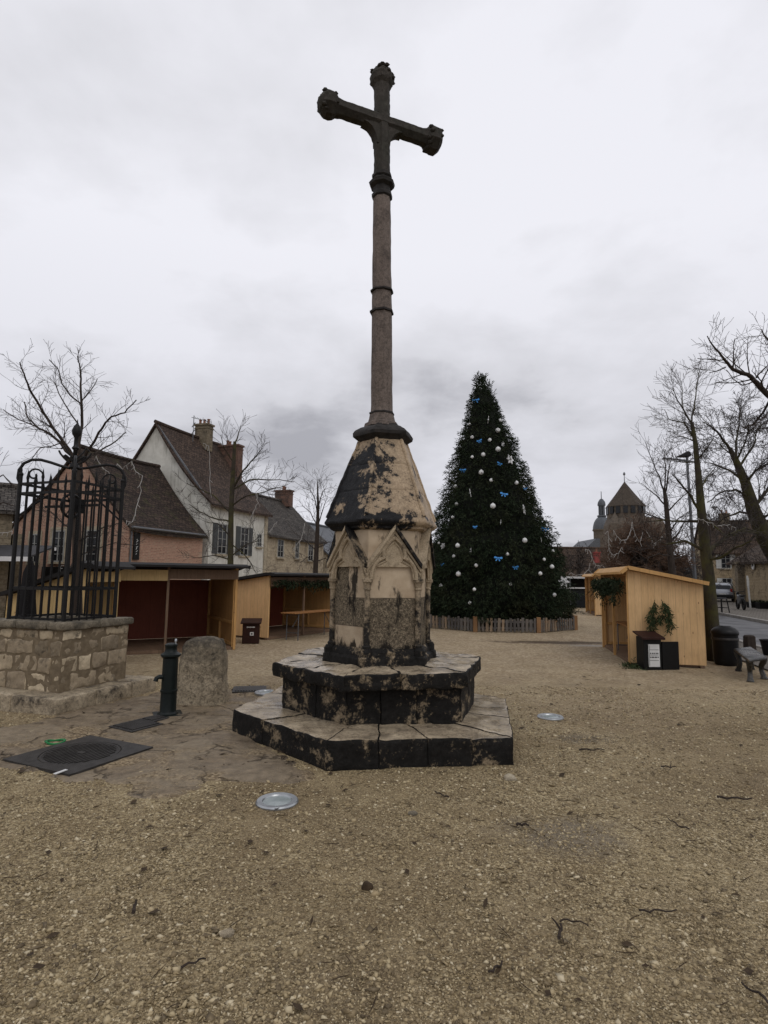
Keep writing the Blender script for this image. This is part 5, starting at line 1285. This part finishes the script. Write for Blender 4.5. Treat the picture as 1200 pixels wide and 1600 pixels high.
for (px, py), lab in (((1181, 953), 'dark trough planter on the pavement right of the white post'), ((1196, 955), 'dark trough planter at the right edge below the barn wall')):
    q = gp(px, py); t = empty('trough_planter', (q.x, q.y, .14), lab, 'planter', 'troughs along the barn wall')
    MB().loft([[(q.x+sx*(.42+k), q.y+sy*(.2+k*.5), z) for sx, sy in ((-1, -1), (1, -1), (1, 1), (-1, 1))] for z, k in ((.14, 0), (.5, .05), (.5, -.0), (.42, -.02))]).build('trough', MT['black_plastic'], t)
    m = MB()
    for k in range(40): sprig(m, Vector((q.x+r.uniform(-.38, .38), q.y+r.uniform(-.15, .15), .42)), Vector((r.gauss(0, .5), r.gauss(0, .5), 1)), .22, 5, r, .02, .1)
    m.build('plants', MT['fir'], t, uv=False)
# street lamp
q = at(1087, 905, 30); lamp = empty('street_lamp', (q.x, 30, 0), 'tall grey street lamp with a side arm, among the bare trees at right', 'street lamp')
tp = at(1073, 712, 30); MB().tube([(q.x, 30, 0), (q.x-.02, 30, 1), (q.x+(tp.x-q.x)*.5, 30, tp.z*.5), tp], [.11, .10, .08, .06], 10).build('pole', MT['galv'], lamp)
MB().tube([at(1086, 722, 30), at(1060, 718, 30), at(1036, 716, 30)], .05, 6).build('arm', MT['galv'], lamp)
m = MB(); lc = at(1068, 714, 30); m.loft([[lc+Vector((x, y*.22, z)) for y, z in ((-1, 0), (1, 0), (1, h), (-1, h))] for x, h in ((-.32, .05), (-.15, .12), (.1, .26), (.22, .28), (.3, .12))]); m.build('lamp_head', MT['black_plastic'], lamp, bevel=.03)
# black litter bin, bench, wooden post, flower pot near the street
q = gp(1135, 1039); bn = empty('litter_bin', (q.x, q.y, 0), 'black round litter bin with a domed lid at the foot of the bare tree', 'litter bin')
MB().lathe((q.x, q.y, 0), [(.20, 0), (.22, .03), (.235, .1), (.245, .62), (.25, .64)], 24).build('body', MT['black_plastic'], bn, smooth=40)
for i in range(20): pass
MB().lathe((q.x, q.y, 0), [(.25, .63), (.262, .645), (.262, .69), (.245, .72), (.19, .775), (.12, .80), (.11, .815), (0, .82)], 24).build('lid', MT['black_plastic'], bn, smooth=40)
MB().lathe((q.x, q.y, 0), [(.252, .52), (.258, .53), (.258, .56), (.252, .57)], 24).build('band', MT['cast'], bn, smooth=40)
bz = .42; bq = [gp(*p, bz) for p in ((1146, 1013), (1173, 1010), (1199, 1026), (1170, 1031))]; bcn = sum(bq, Vector())/4
be = empty('stone_bench', (bcn.x, bcn.y, 0), 'small dark stone bench on curved legs with a wet seat beside the black bin', 'bench')
m = MB().prism([(p.x, p.y) for p in bq], bz-.055, bz); 
if (bq[1]-bq[0]).cross(bq[2]-bq[1]).z < 0: m = MB().prism([(p.x, p.y) for p in bq[::-1]], bz-.055, bz)
m.build('seat', MT['bench'], be, bevel=.02, rough=(.06, .004, 8), smooth=40)
for k, p in enumerate(bq):
    c = p.lerp(bcn, .3); c.z = 0; o_ = (p-bcn).normalized(); o_.z = 0
    pts = [c+o_*x+Vector((0, 0, z)) for x, z in ((.03, .0), (.01, .06), (-.05, .15), (-.04, .23), (.03, .30), (.05, .375))]
    MB().tube(pts, [.065, .045, .04, .045, .05, .06], 8).build('leg', MT['bench'], be, smooth=40)
q = gp(1172, 1020); o = MB().loft([[(q.x+sx*r_, q.y+sy*r_, z) for sx, sy in ((-1, -1), (1, -1), (1, 1), (-1, 1))] for z, r_ in ((-.02, .105), (.40, .10), (.43, .07))]).build('wooden_post', MT['bark'], loc=(q.x, q.y, 0), bevel=.012, rough=(.08, .006, 9)); tag(o, 'short weathered wooden post behind the stone bench', 'post')
q = gp(1199, 1026); o = MB().lathe((q.x+.03, q.y, 0), [(.10, -.01), (.13, .2), (.16, .36), (.175, .37), (.175, .40), (.15, .40), (.14, .36), (0, .35)], 14).build('flower_pot', MT['black_plastic'], loc=(q.x, q.y, 0), smooth=40); tag(o, 'dark flower pot cut off by the right edge, behind the bench', 'flower pot')

# ------------------------------------------------------------------ bare trees
def grow(mt_, ms, p, d, L, r0, lvl, rr, up=.12, kids=(5, 7), spread=(28, 62), bend=.22, thin=.0045):
    n = max(3, int(L/.22)) if lvl > 0 else 3
    n = min(n, 9); pts = [p.copy()]; dd = d.normalized()
    for i in range(n):
        dd = (dd+Vector((rr.gauss(0, bend), rr.gauss(0, bend), rr.gauss(0, bend)+up))*.55).normalized()
        pts.append(pts[-1]+dd*(L/n))
    rad = [max(thin, r0*(1-.72*i/n)) for i in range(n+1)]
    (mt_ if r0 > .022 else ms).tube(pts, rad, 6 if r0 > .03 else (4 if r0 > .012 else 3), cap=False)
    if lvl <= 0: return
    K = rr.randint(*kids)
    for k in range(K):
        f = .22+.78*(k+rr.random())/K; i = min(int(f*n), n-1); q = pts[i].lerp(pts[i+1], f*n-i)
        tdir = (pts[i+1]-pts[i]).normalized(); ax_ = tdir.orthogonal().normalized(); ax_.rotate(Matrix.Rotation(rr.uniform(0, 6.283), 3, tdir))
        cd = tdir.copy(); cd.rotate(Matrix.Rotation(R(rr.uniform(*spread)), 3, ax_))
        grow(mt_, ms, q, cd, L*rr.uniform(.34, .6)*(1-.3*f), max(thin, r0*(.5-.15*f)), lvl-1, rr, up, kids, spread, bend, thin)
def tree(label, base, trunk, limbs, seed, lvl=2, kids=(5, 7), bark_=MT['bark'], twig=MT['twig'], twl=(.5, .9), up=.12, thin=.0045, dens=5.0, group='leafless trees round the square', name='bare_tree', lim=.78):
    """trunk: list of (point, radius); limbs: list of (points, r0, r1)"""
    rr = random.Random(seed); t = empty(name, base, label, 'tree', group)
    mt_, ms = MB(), MB()
    mt_.tube([p for p, _ in trunk], [q for _, q in trunk], 10)
    for pts, r0, r1 in limbs:
        r0 *= lim; n = len(pts); sm = []
        for i in range(n-1):           # densify with a little wander
            for k in range(3):
                f = k/3; p = pts[i].lerp(pts[i+1], f)
                sm.append(p+Vector((rr.gauss(0, 1), rr.gauss(0, 1), rr.gauss(0, 1)))*(.018*(pts[i+1]-pts[i]).length if k else 0))
        sm.append(pts[-1]); N = len(sm)
        mt_.tube(sm, [r0+(r1-r0)*i/(N-1) for i in range(N)], 7 if r0 > .04 else 5, cap=False)
        tot = sum((sm[i+1]-sm[i]).length for i in range(N-1)); K = max(4, int(tot*dens))
        for k in range(K):
            f = .12+.88*(k+rr.random())/K; i = min(int(f*(N-1)), N-2); q = sm[i].lerp(sm[i+1], f*(N-1)-i)
            td_ = (sm[i+1]-sm[i]).normalized(); ax_ = td_.orthogonal().normalized(); ax_.rotate(Matrix.Rotation(rr.uniform(0, 6.283), 3, td_))
            cd = td_.copy(); cd.rotate(Matrix.Rotation(R(rr.uniform(25, 70)), 3, ax_))
            grow(mt_, ms, q, cd, rr.uniform(*twl)*(1.1-.45*f), max(thin*1.3, (r0+(r1-r0)*f)*.34), lvl-1, rr, up, kids, (25, 60), .25, thin)
    mt_.build('trunk', bark_, t, smooth=60, uv=False); ms.build('twigs', twig, t, uv=False)
    return t
def poly(pts, Y, dY=0.0):
    n = len(pts); return [at(px, py, Y+dY*i/max(1, n-1)) for i, (px, py) in enumerate(pts)]
# 1: tree behind the cage
Y = 10.2; b0 = at(121, 1049, Y)
tree('knotty bare tree rising behind the iron cage of the well', (b0.x, Y, 0), [(Vector((b0.x, Y, -.05)), .14), (at(121, 960, Y), .085), (at(120, 880, Y), .075), (at(120, 800, Y), .07), (at(121, 740, Y), .08), (at(123, 712, Y), .07)],
     [(poly(l, Y, dy), r0, r1) for l, dy, r0, r1 in (
      ([(120, 722), (100, 692), (75, 655), (50, 615), (40, 592), (31, 566)], -.9, .05, .010), ([(118, 724), (95, 692), (80, 679), (60, 669), (45, 655), (38, 628)], .8, .045, .010), ([(80, 679), (55, 666), (30, 656), (5, 640)], .5, .022, .008),
      ([(125, 715), (128, 640), (126, 600), (125, 575), (121, 556)], .3, .045, .008), ([(128, 632), (110, 618), (97, 600), (90, 575), (77, 562)], -.7, .022, .008), ([(122, 662), (105, 637), (92, 615), (84, 596)], .6, .022, .008), ([(128, 625), (140, 612), (152, 592)], .5, .018, .007),
      ([(128, 720), (140, 700), (150, 685), (165, 660), (174, 651), (195, 645), (213, 625)], -.7, .04, .009), ([(130, 722), (145, 710), (158, 703), (180, 690), (197, 675)], .8, .035, .009), ([(95, 692), (85, 696), (63, 700), (50, 716)], -.5, .018, .007),
      ([(118, 830), (100, 820), (80, 800), (55, 797)], .6, .025, .008), ([(122, 845), (145, 835), (165, 822), (190, 818)], -.6, .025, .008), ([(121, 870), (150, 858), (180, 848), (208, 852)], .5, .022, .007))], 3, 2, (5, 7), twl=(.3, .62), dens=9, thin=.0026, lim=.66)
# 1b: tree outside the frame at left
Y = 13; b0 = at(-70, 1010, Y)
tree('bare tree whose twigs reach in at the left edge', (b0.x, Y, 0), [(Vector((b0.x, Y, -.05)), .14), (at(-70, 800, Y), .1), (at(-66, 760, Y), .09)],
     [(poly(l, Y, dy), .04, .008) for l, dy in (([(-68, 780), (-30, 760), (5, 742), (25, 765)], .6), ([(-66, 765), (-40, 720), (-15, 690)], -.5), ([(-70, 800), (-35, 800), (5, 785), (22, 790)], .5), ([(-66, 765), (-90, 700), (-100, 650)], .4))], 5, 2, (4, 6), twl=(.4, .8))
# 2: tree in front of the white house
Y = 19.5; b0 = at(362, 975, Y)
tree('bare mossy tree standing before the white gabled house', (b0.x, Y, 0), [(Vector((b0.x, Y, -.05)), .15), (at(360, 890, Y), .105), (at(361, 800, Y), .09), (at(364, 740, Y), .075), (at(367, 690, Y), .055)],
     [(poly(l, Y, dy), r0, r1) for l, dy, r0, r1 in (
      ([(367, 695), (372, 680), (376, 667)], .3, .04, .01), ([(366, 760), (380, 735), (398, 715), (410, 700)], -.8, .05, .012), ([(364, 765), (390, 750), (425, 750), (460, 752)], .8, .045, .010), ([(362, 790), (385, 775), (415, 768), (450, 757)], -.9, .04, .010),
      ([(360, 800), (335, 775), (315, 765), (292, 755)], .9, .045, .010), ([(360, 815), (335, 810), (312, 800), (296, 788)], -.7, .04, .010), ([(361, 840), (340, 818), (320, 815)], .6, .035, .010), ([(363, 720), (350, 700), (345, 680)], -.5, .03, .010), ([(361, 870), (385, 850), (405, 845)], .7, .035, .010), ([(360, 875), (335, 868), (300, 872)], .6, .035, .01), ([(362, 850), (385, 870), (400, 895)], -.6, .03, .01))], 7, 2, (5, 7), MT['bark_moss'], twl=(.6, 1.3), dens=6.5, thin=.005)
# 3: slim tree behind the second stall
Y = 25; b0 = at(494, 960, Y)
tree('slim bare tree just left of the pedestal roof', (b0.x, Y, 0), [(Vector((b0.x, Y, -.05)), .13), (at(493, 890, Y), .11), (at(496, 830, Y), .09), (at(497, 790, Y), .06), (at(496, 755, Y), .02)],
     [(poly(l, Y, dy), .035, .009) for l, dy in (([(496, 825), (485, 800), (472, 790)], .6), ([(497, 820), (505, 795), (512, 775)], -.6), ([(496, 800), (490, 775), (483, 762)], -.5), ([(497, 790), (504, 770), (510, 760)], .6), ([(494, 860), (478, 845), (470, 840)], .6), ([(494, 858), (510, 848), (522, 846)], -.6), ([(494, 880), (480, 870), (468, 880)], -.6), ([(494, 878), (508, 872), (520, 885)], .6), ([(497, 775), (496, 755), (495, 745)], .2))], 9, 2, (5, 7), twl=(.6, 1.2), dens=7, thin=.005)
# 4: main tree on the right
Y = 13.0; b0 = at(1118, 1035, Y)
tree('dark trunked bare tree between the right stall and the black bin', (b0.x, Y, 0), [(Vector((b0.x, Y, -.05)), .185), (at(1113, 980, Y), .145), (at(1107, 900, Y), .125), (at(1101, 850, Y), .115), (at(1095, 790, Y), .09), (at(1091, 740, Y), .068), (at(1086, 690, Y), .048), (at(1081, 660, Y), .04)],
     [(poly(l, Y, dy), r0, r1) for l, dy, r0, r1 in (
      ([(1081, 662), (1068, 640), (1058, 625), (1050, 605)], -.6, .03, .006), ([(1081, 660), (1085, 630), (1090, 595), (1093, 580)], .4, .026, .006), ([(1084, 685), (1068, 660), (1045, 655), (1038, 640)], .6, .026, .006), ([(1086, 690), (1065, 682), (1040, 685)], -.5, .02, .006), ([(1068, 640), (1066, 610), (1065, 595)], .4, .016, .005),
      ([(1094, 800), (1080, 775), (1060, 752), (1050, 740)], -.8, .045, .008), ([(1096, 815), (1070, 815), (1040, 812), (1000, 816)], .6, .05, .009), ([(1099, 860), (1070, 845), (1040, 850), (1010, 840)], -.7, .05, .009), ([(1102, 868), (1120, 850), (1140, 835), (1160, 825)], .8, .07, .02), ([(1140, 835), (1165, 825), (1185, 832), (1200, 838)], .4, .03, .01), ([(1097, 805), (1120, 825), (1135, 840)], -.6, .035, .01),
      ([(1092, 770), (1105, 745), (1118, 730)], .6, .03, .007), ([(1089, 720), (1105, 700), (1115, 685)], -.6, .022, .006), ([(1103, 875), (1125, 872), (1150, 855), (1175, 845)], -.9, .05, .012), ([(1090, 722), (1065, 722), (1035, 718)], .5, .022, .006))], 12, 2, (5, 7), MT['bark_moss'], twl=(.45, 1.0), dens=10, thin=.0034)
# 5: thinner tree behind
Y = 22; b0 = at(1052, 960, Y)
tree('thin bare tree behind the slanted roof of the right stall', (b0.x, Y, 0), [(Vector((b0.x, Y, -.05)), .15), (at(1051, 900, Y), .13), (at(1046, 850, Y), .11), (at(1041, 790, Y), .085), (at(1038, 765, Y), .06)],
     [(poly(l, Y, dy), .045, .008) for l, dy in (([(1038, 768), (1025, 735), (1008, 690)], -.6), ([(1038, 766), (1040, 735), (1038, 705)], .5), ([(1040, 770), (1045, 735), (1052, 705)], -.5), ([(1040, 790), (1020, 770), (1002, 755)], .7), ([(1042, 800), (1062, 780), (1080, 765)], .7), ([(1043, 815), (1015, 805), (1000, 800)], -.7), ([(1045, 835), (1060, 810), (1075, 800)], -.7), ([(1047, 850), (1062, 830), (1070, 815)], .6), ([(1046, 845), (1022, 838), (1005, 845)], .7), ([(1049, 870), (1030, 865), (1012, 872)], -.6), ([(1050, 875), (1070, 868), (1085, 855)], .6))], 15, 2, (5, 7), twl=(.7, 1.3), dens=6.5, thin=.005)
# 6: big mossy tree leaning in from the right edge
Y = 15.0; b0 = at(1250, 1010, Y)
big = [(Vector((b0.x, Y, -.05)), .34), (at(1240, 930, Y), .30), (at(1222, 880, Y), .27), (at(1196, 840, Y), .21), (at(1178, 800, Y), .17), (at(1165, 755, Y), .12), (at(1150, 720, Y), .08), (at(1140, 700, Y), .05)]
tree('large mossy bare tree with a dense crown leaning in from the right edge', (b0.x, Y, 0), big,
     [(poly(l, Y, dy), r0, r1) for l, dy, r0, r1 in (
      ([(1140, 702), (1125, 680), (1110, 665), (1098, 660)], -.8, .05, .01), ([(1150, 720), (1150, 690), (1155, 660), (1158, 630)], .8, .045, .008), ([(1163, 752), (1140, 735), (1115, 725), (1100, 722)], .9, .05, .01), ([(1170, 775), (1150, 765), (1125, 770), (1105, 785)], -1, .05, .01), ([(1175, 795), (1195, 770), (1215, 740), (1225, 700)], .8, .07, .012), ([(1165, 755), (1180, 735), (1200, 725), (1215, 720)], -.8, .05, .01), ([(1180, 805), (1155, 800), (1130, 810), (1112, 830)], 1, .05, .01), ([(1196, 835), (1165, 830), (1140, 838), (1118, 850)], -1, .055, .01), ([(1155, 730), (1175, 700), (1185, 670), (1200, 655)], .6, .045, .008), ([(1185, 815), (1205, 800), (1225, 800)], -.6, .05, .01), ([(1190, 825), (1172, 845), (1160, 862)], .8, .04, .01), ([(1145, 712), (1130, 700), (1118, 690)], .9, .03, .008), ([(1150, 720), (1165, 690), (1170, 665)], -.8, .035, .008))], 18, 3, (5, 7), MT['bark_moss'], twl=(.6, 1.25), dens=9, up=.05, thin=.0042)
# 7: high limbs of a nearer tree outside the frame
Y = 9.5; b0 = at(1330, 1080, Y)
tree('nearest bare tree whose long bare limb reaches in at the upper right', (b0.x, Y, 0), [(Vector((b0.x, Y, -.05)), .24), (at(1322, 900, Y), .2), (at(1305, 760, Y), .17), (at(1270, 690, Y), .13), (at(1232, 645, Y), .09)],
     [(poly(l, Y, dy), r0, r1) for l, dy, r0, r1 in (
      ([(1232, 645), (1200, 617), (1182, 598), (1168, 585), (1145, 577), (1132, 562), (1118, 545), (1105, 525)], -.5, .07, .008), ([(1145, 577), (1146, 555), (1148, 530)], .4, .018, .006), ([(1134, 574), (1120, 580), (1108, 582)], .3, .014, .006), ([(1132, 562), (1110, 562), (1090, 560)], -.3, .014, .006), ([(1175, 597), (1160, 602), (1145, 592), (1135, 578)], .3, .014, .006), ([(1182, 590), (1195, 575), (1210, 560)], .4, .02, .008), ([(1205, 622), (1192, 645), (1175, 665), (1160, 668)], .6, .03, .008), ([(1240, 650), (1225, 590), (1205, 540), (1190, 515)], .8, .05, .01), ([(1205, 635), (1190, 655), (1178, 668)], -.4, .02, .006))], 22, 2, (4, 6), twl=(.4, .8), dens=8, up=.10, thin=.003)
# 8: rusty thicket-like tree in front of the keep
def bush(label, base, rx, rz, h0, n, seed, mat, lvl=2, L=1.3):
    rr = random.Random(seed); t = empty('bare_tree', base, label, 'tree', 'leafless trees round the square')
    mt_, ms = MB(), MB(); bv = Vector(base)
    mt_.tube([bv, bv+Vector((.05, 0, h0*.6)), bv+Vector((0, 0, h0+rz))], [.22, .18, .05], 8)
    for k in range(n):
        a_ = rr.uniform(0, 6.283); e_ = rr.uniform(-.3, 1.3); p = bv+Vector((0, 0, h0+rr.uniform(0, rz*.5)))
        d = Vector((math.cos(a_)*math.cos(e_), math.sin(a_)*math.cos(e_), math.sin(e_)*rz/rx))
        q = p+Vector((d.x*rx, d.y*rx, d.z*rx))*rr.uniform(.25, .6); mt_.tube([p, p.lerp(q, .5)+Vector((0, 0, .15)), q], [.07, .05, .03], 5, cap=False)
        for j in range(4): grow(mt_, ms, q, d+Vector((rr.gauss(0, .5), rr.gauss(0, .5), rr.gauss(0, .5))), L*rr.uniform(.7, 1.2), .022, lvl, rr, -.04, (4, 6), (25, 65), .3, .009)
    mt_.build('trunk', MT['bark'], t, uv=False); ms.build('twigs', mat, t, uv=False); return t
q = at(1008, 930, 29); bush('wide rusty brown thicket of bare twigs in front of the far keep', (q.x, 29, 0), 1.95, 2.2, 2.0, 75, 31, MT['twig_brown'], 2, 1.15)
q = at(905, 930, 42); bush('small far bare tree between the Christmas tree and the church dome', (q.x, 42, 0), 1.6, 1.3, 2.2, 12, 33, MT['twig'], 2, 1.1)
q = at(1062, 930, 34); bush('dark bare thicket at the left foot of the street lamp', (q.x, 34, 0), 2.0, 1.4, 1.5, 18, 35, MT['twig'], 2, 1.1)
# strings of unlit fairy lights in the trees
def cord(label, pts, Y, dY=0.0, th=.0075, hang=True):
    P3 = poly(pts, Y, dY); sm = []
    for i in range(len(P3)-1):
        for k in range(4): sm.append(P3[i].lerp(P3[i+1], k/4)+Vector((r.gauss(0, .012), r.gauss(0, .012), r.gauss(0, .012))))
    sm.append(P3[-1]); m = MB().tube(sm, th*Y/14, 4)
    if hang:
        for p in sm[::2]: m.tube([p, p+Vector((r.gauss(0, .03), r.gauss(0, .03), -r.uniform(.05, .1)))*(Y/12)], th*Y/20, 3)
    o = m.build('light_string', MT['cord'], loc=P3[0], uv=False); return tag(o, label, 'light string', 'strings of unlit fairy lights in the trees')
cord('zigzag string of lights hanging before the brick house roof', [(183, 725), (192, 733), (205, 721), (212, 738), (222, 742), (218, 775), (212, 800), (206, 817), (198, 813)], 14, -1)
cord('string of lights from the caged tree down to the left', [(150, 715), (160, 730), (172, 743)], 11)
cord('sloping string of lights at the far left edge', [(0, 833), (12, 832), (25, 822)], 12.5, 0, .008)
cord('vertical string of lights hanging in front of the white house roof', [(318, 693), (327, 698), (328, 730), (329, 770)], 18.8, .3)
cord('slack string of lights hanging at the right branch end of the white house tree', [(400, 770), (403, 785), (396, 800), (392, 810)], 18.5)
cord('string of lights slanting down in front of the stone house', [(476, 818), (472, 838), (462, 855), (458, 858)], 22)
cord('short string of lights before the stone house windows', [(433, 815), (425, 825), (420, 832)], 21)
cord('looped string of lights across the rusty thicket, left', [(950, 830), (951, 850), (953, 862), (958, 868), (966, 865), (972, 855)], 26.5, 0)
cord('looped string of lights across the rusty thicket, middle', [(958, 828), (964, 838), (972, 845), (980, 842), (985, 830), (988, 815), (992, 835), (1000, 848), (1004, 830)], 26.3, .4)
cord('looped string of lights across the rusty thicket, right', [(1010, 830), (1016, 840), (1022, 850), (1030, 845), (1035, 838)], 26.4)
cord('string of lights sagging between the far tree and the right stall', [(914, 858), (921, 860), (925, 872), (931, 883), (938, 885), (945, 880), (950, 868)], 33)
cord('thin string of lights sagging low before the low house', [(892, 895), (900, 899), (912, 897), (920, 890), (922, 880)], 34, 0, .006)
cord('string of lights along the lowest limb of the right tree', [(1092, 811), (1105, 815), (1120, 822), (1135, 820), (1150, 825)], 12.7)
# ------------------------------------------------------------------ loose things lying on the ground
def stick(px, py, L, rz, label, th=.006, curl=.15, fork=False, seed=0):
    rr = random.Random(seed+int(px)); p = gp(px, py); p.z = gz(p.x, p.y)+th+.012; d = Vector((math.cos(rz), math.sin(rz), 0)); n = Vector((-d.y, d.x, 0)); m = MB(); ph = rr.uniform(0, 3)
    pts = [p+d*(L*(t/7-.5))+n*(.6*curl*L*math.sin(t*.5+ph)+rr.gauss(0, .012)*L)+Vector((0, 0, abs(math.sin(t*.9+ph))*.015)) for t in range(8)]
    m.tube(pts, [th*(1-.5*t/7)+.001 for t in range(8)], 6)
    if fork: m.tube([pts[4], pts[4]+n*L*.2+d*L*.12+Vector((0, 0, .03)), pts[4]+n*L*.34+d*L*.16+Vector((0, 0, .045))], [th*.8, th*.6, th*.3], 5)
    o = m.build('fallen_twig', MT['bark'], loc=p, uv=False); tag(o, label, 'twig', 'twigs fallen on the gravel')
for a_ in ((210, 1427, .11, 1.9, 'short stout dark twig lying on the gravel at lower left', .010, .05), (302, 1512, .11, .6, 'thin dark twig at the bottom left of the gravel', .005, .05), (817, 1297, .09, 0, 'stubby black twig right of the pedestal foreground', .010, .05), (925, 1176, .26, .05, 'straight black twig lying flat beyond the puddle patch', .008, .04), (1148, 1252, .26, -.05, 'long dark twig near the right edge of the gravel', .009, .06), (875, 1466, .12, 1.5, 'curled forked twig standing up from the gravel at lower right', .008, .25, True), (897, 1449, .14, -.2, 'thin twig just right of the curled forked twig', .004, .12), (1028, 1430, .2, .1, 'thin flat twig on gravel at right, below the puddle patch', .005, .06), (1060, 1292, .18, 2.2, 'arched thin twig right of the puddle patch', .005, .3), (690, 1247, .16, 2.3, 'slanting thin twig below the pedestal corner', .006, .05), (1045, 1202, .14, -.1, 'small twig on far gravel to the right', .006, .15, True), (1190, 1570, .16, 2.2, 'twig in the bottom right corner of the gravel', .006, .1), (775, 1525, .1, 1.0, 'small twig near the bottom, right of centre', .005, .2)):
    stick(*a_)
def pebble_obj(px, py, s, mat, name, label, cat, sq=(1, .8, .6), seed=1):
    p = gp(px, py); p.z = gz(p.x, p.y)+s*.25; m = MB().ball((0, 0, 0), s, 10, 7, 0, sq)
    m.v = [(p.x+x*(1+.5*noise.noise(Vector((x*20+seed, y*20, z*20)))), p.y+y*(1+.5*noise.noise(Vector((y*20, x*20+seed, z*20)))), p.z+z*(1+.6*noise.noise(Vector((z*20, y*20, x*20+seed))))) for x, y, z in m.v]
    o = m.build(name, mat, loc=p, uv=False); return tag(o, label, cat)
pebble_obj(797, 1218, .055, MT['quoin'], 'loose_stone', 'pale loose stone below the right corner of the pedestal', 'stone', seed=3)
pebble_obj(573, 1388, .035, MT['leaf'], 'dead_leaf', 'crumpled dark dead leaf on the gravel below the pedestal', 'leaf', (1, .7, .8), 5)
pebble_obj(645, 1272, .035, MT['well_cap'], 'loose_stone', 'brownish loose stone in the gravel under the pedestal', 'stone', seed=8)
pebble_obj(355, 1462, .035, MT['guard'], 'loose_stone', 'grey loose stone in the gravel at lower left of centre', 'stone', seed=12)
p = gp(95, 1212); o = MB().bar(p+Vector((-.03, -.05, .03)), p+Vector((.02, .05, .035)), .03, .006).build('paper_scrap', MT['paper'], loc=p); tag(o, 'white paper scrap lying at the manhole cover edge', 'litter')
# stone chips
def chips():
    g = np.random.default_rng(5); N = 170000
    y = 2.1+g.random(N)**1.75*7.5; x = (g.random(N)*2-1)*(.72*y+.25); s = np.exp(g.normal(-5.42, .5, N))*(1+.09*(y-2))*np.where((x < -.2) & (y < 3.2), 1.15, 1.0); s = np.clip(s, .0020, .020)
    bad = np.array([inside(LOWC, a_, b_) or (inside(PAVE, a_, b_) and g.random() < .55) for a_, b_ in zip(x, y)])
    den = np.array([noise.noise(Vector((a_*.75, b_*.75, 9)))+.5*noise.noise(Vector((a_*2.5, b_*2.5, 2))) for a_, b_ in zip(x, y)])
    keep = ~bad & (g.random(N) < np.clip(.85+den*.7, .35, 1)); x, y, s = x[keep], y[keep], s[keep]; N = len(x)
    z = np.array([gz(a_, b_) for a_, b_ in zip(x, y)])
    base = np.array([(1, 0, 0), (-1, 0, 0), (0, 1, 0), (0, -1, 0), (0, 0, 1), (0, 0, -1)], float); fc = np.array([(0, 2, 4), (2, 1, 4), (1, 3, 4), (3, 0, 4), (2, 0, 5), (1, 2, 5), (3, 1, 5), (0, 3, 5)])
    v = base[None]+g.normal(0, .28, (N, 6, 3)); v *= (s[:, None]*np.stack([1+.5*g.random(N), .7+.4*g.random(N), .35+.4*g.random(N)], 1))[:, None, :]
    ang = g.random(N)*6.283; tl = g.normal(0, .35, N); ca, sa = np.cos(ang), np.sin(ang); ct, st = np.cos(tl), np.sin(tl)
    X, Yv, Zz = v[..., 0], v[..., 1], v[..., 2]
    Y1 = Yv*ct[:, None]-Zz*st[:, None]; Z1_ = Yv*st[:, None]+Zz*ct[:, None]
    v = np.stack([X*ca[:, None]-Y1*sa[:, None]+x[:, None], X*sa[:, None]+Y1*ca[:, None]+y[:, None], Z1_+(z+s*.12)[:, None]], -1)
    me = bpy.data.meshes.new('gravel_chips'); nf = N*8
    me.vertices.add(N*6); me.vertices.foreach_set('co', v.reshape(-1)); me.loops.add(nf*3); me.polygons.add(nf)
    li = (fc[None]+(np.arange(N)*6)[:, None, None]).reshape(-1); me.loops.foreach_set('vertex_index', li.astype(np.int32)); me.polygons.foreach_set('loop_start', np.arange(0, nf*3, 3, dtype=np.int32))
    me.update(calc_edges=True); me.validate(); me.materials.append(MT['pebble'])
    o = bpy.data.objects.new('gravel_chips', me); COL.objects.link(o); tag(o, 'countless loose beige stone chips strewn over the square', 'gravel', None, 'stuff')
def litter():
    g = random.Random(77); m = MB()
    for k in range(520):
        y = 2.3+g.random()**1.3*9; x = g.uniform(-1, 1)*(.7*y+.2)
        if inside(LOWC, x, y): continue
        z = gz(x, y)+.012; a_ = g.uniform(0, 6.28); L = g.uniform(.012, .045)*(1+.06*y); d = Vector((math.cos(a_), math.sin(a_), g.gauss(0, .2))); n = Vector((-d.y, d.x, 0))*L*g.uniform(.12, .6); c = Vector((x, y, z))
        if g.random() < .5: m.tube([c-d*L, c+n*.3, c+d*L], [.002, .003, .0015], 4)
        else: m.add([c-d*L*.7, c+n+Vector((0, 0, .008)), c+d*L*.8+Vector((0, 0, .004)), c-n+Vector((0, 0, .002))], [(0, 1, 2), (0, 2, 3)])
    o = m.build('leaf_litter', MT['leaf'], uv=False); tag(o, 'tiny dark bits of leaf and bark littering the gravel', 'litter', None, 'stuff')
LOWC = [(CX+(x-CX)*1.01, CY+(y-CY)*1.01) for x, y in LOW]
chips()
litter()
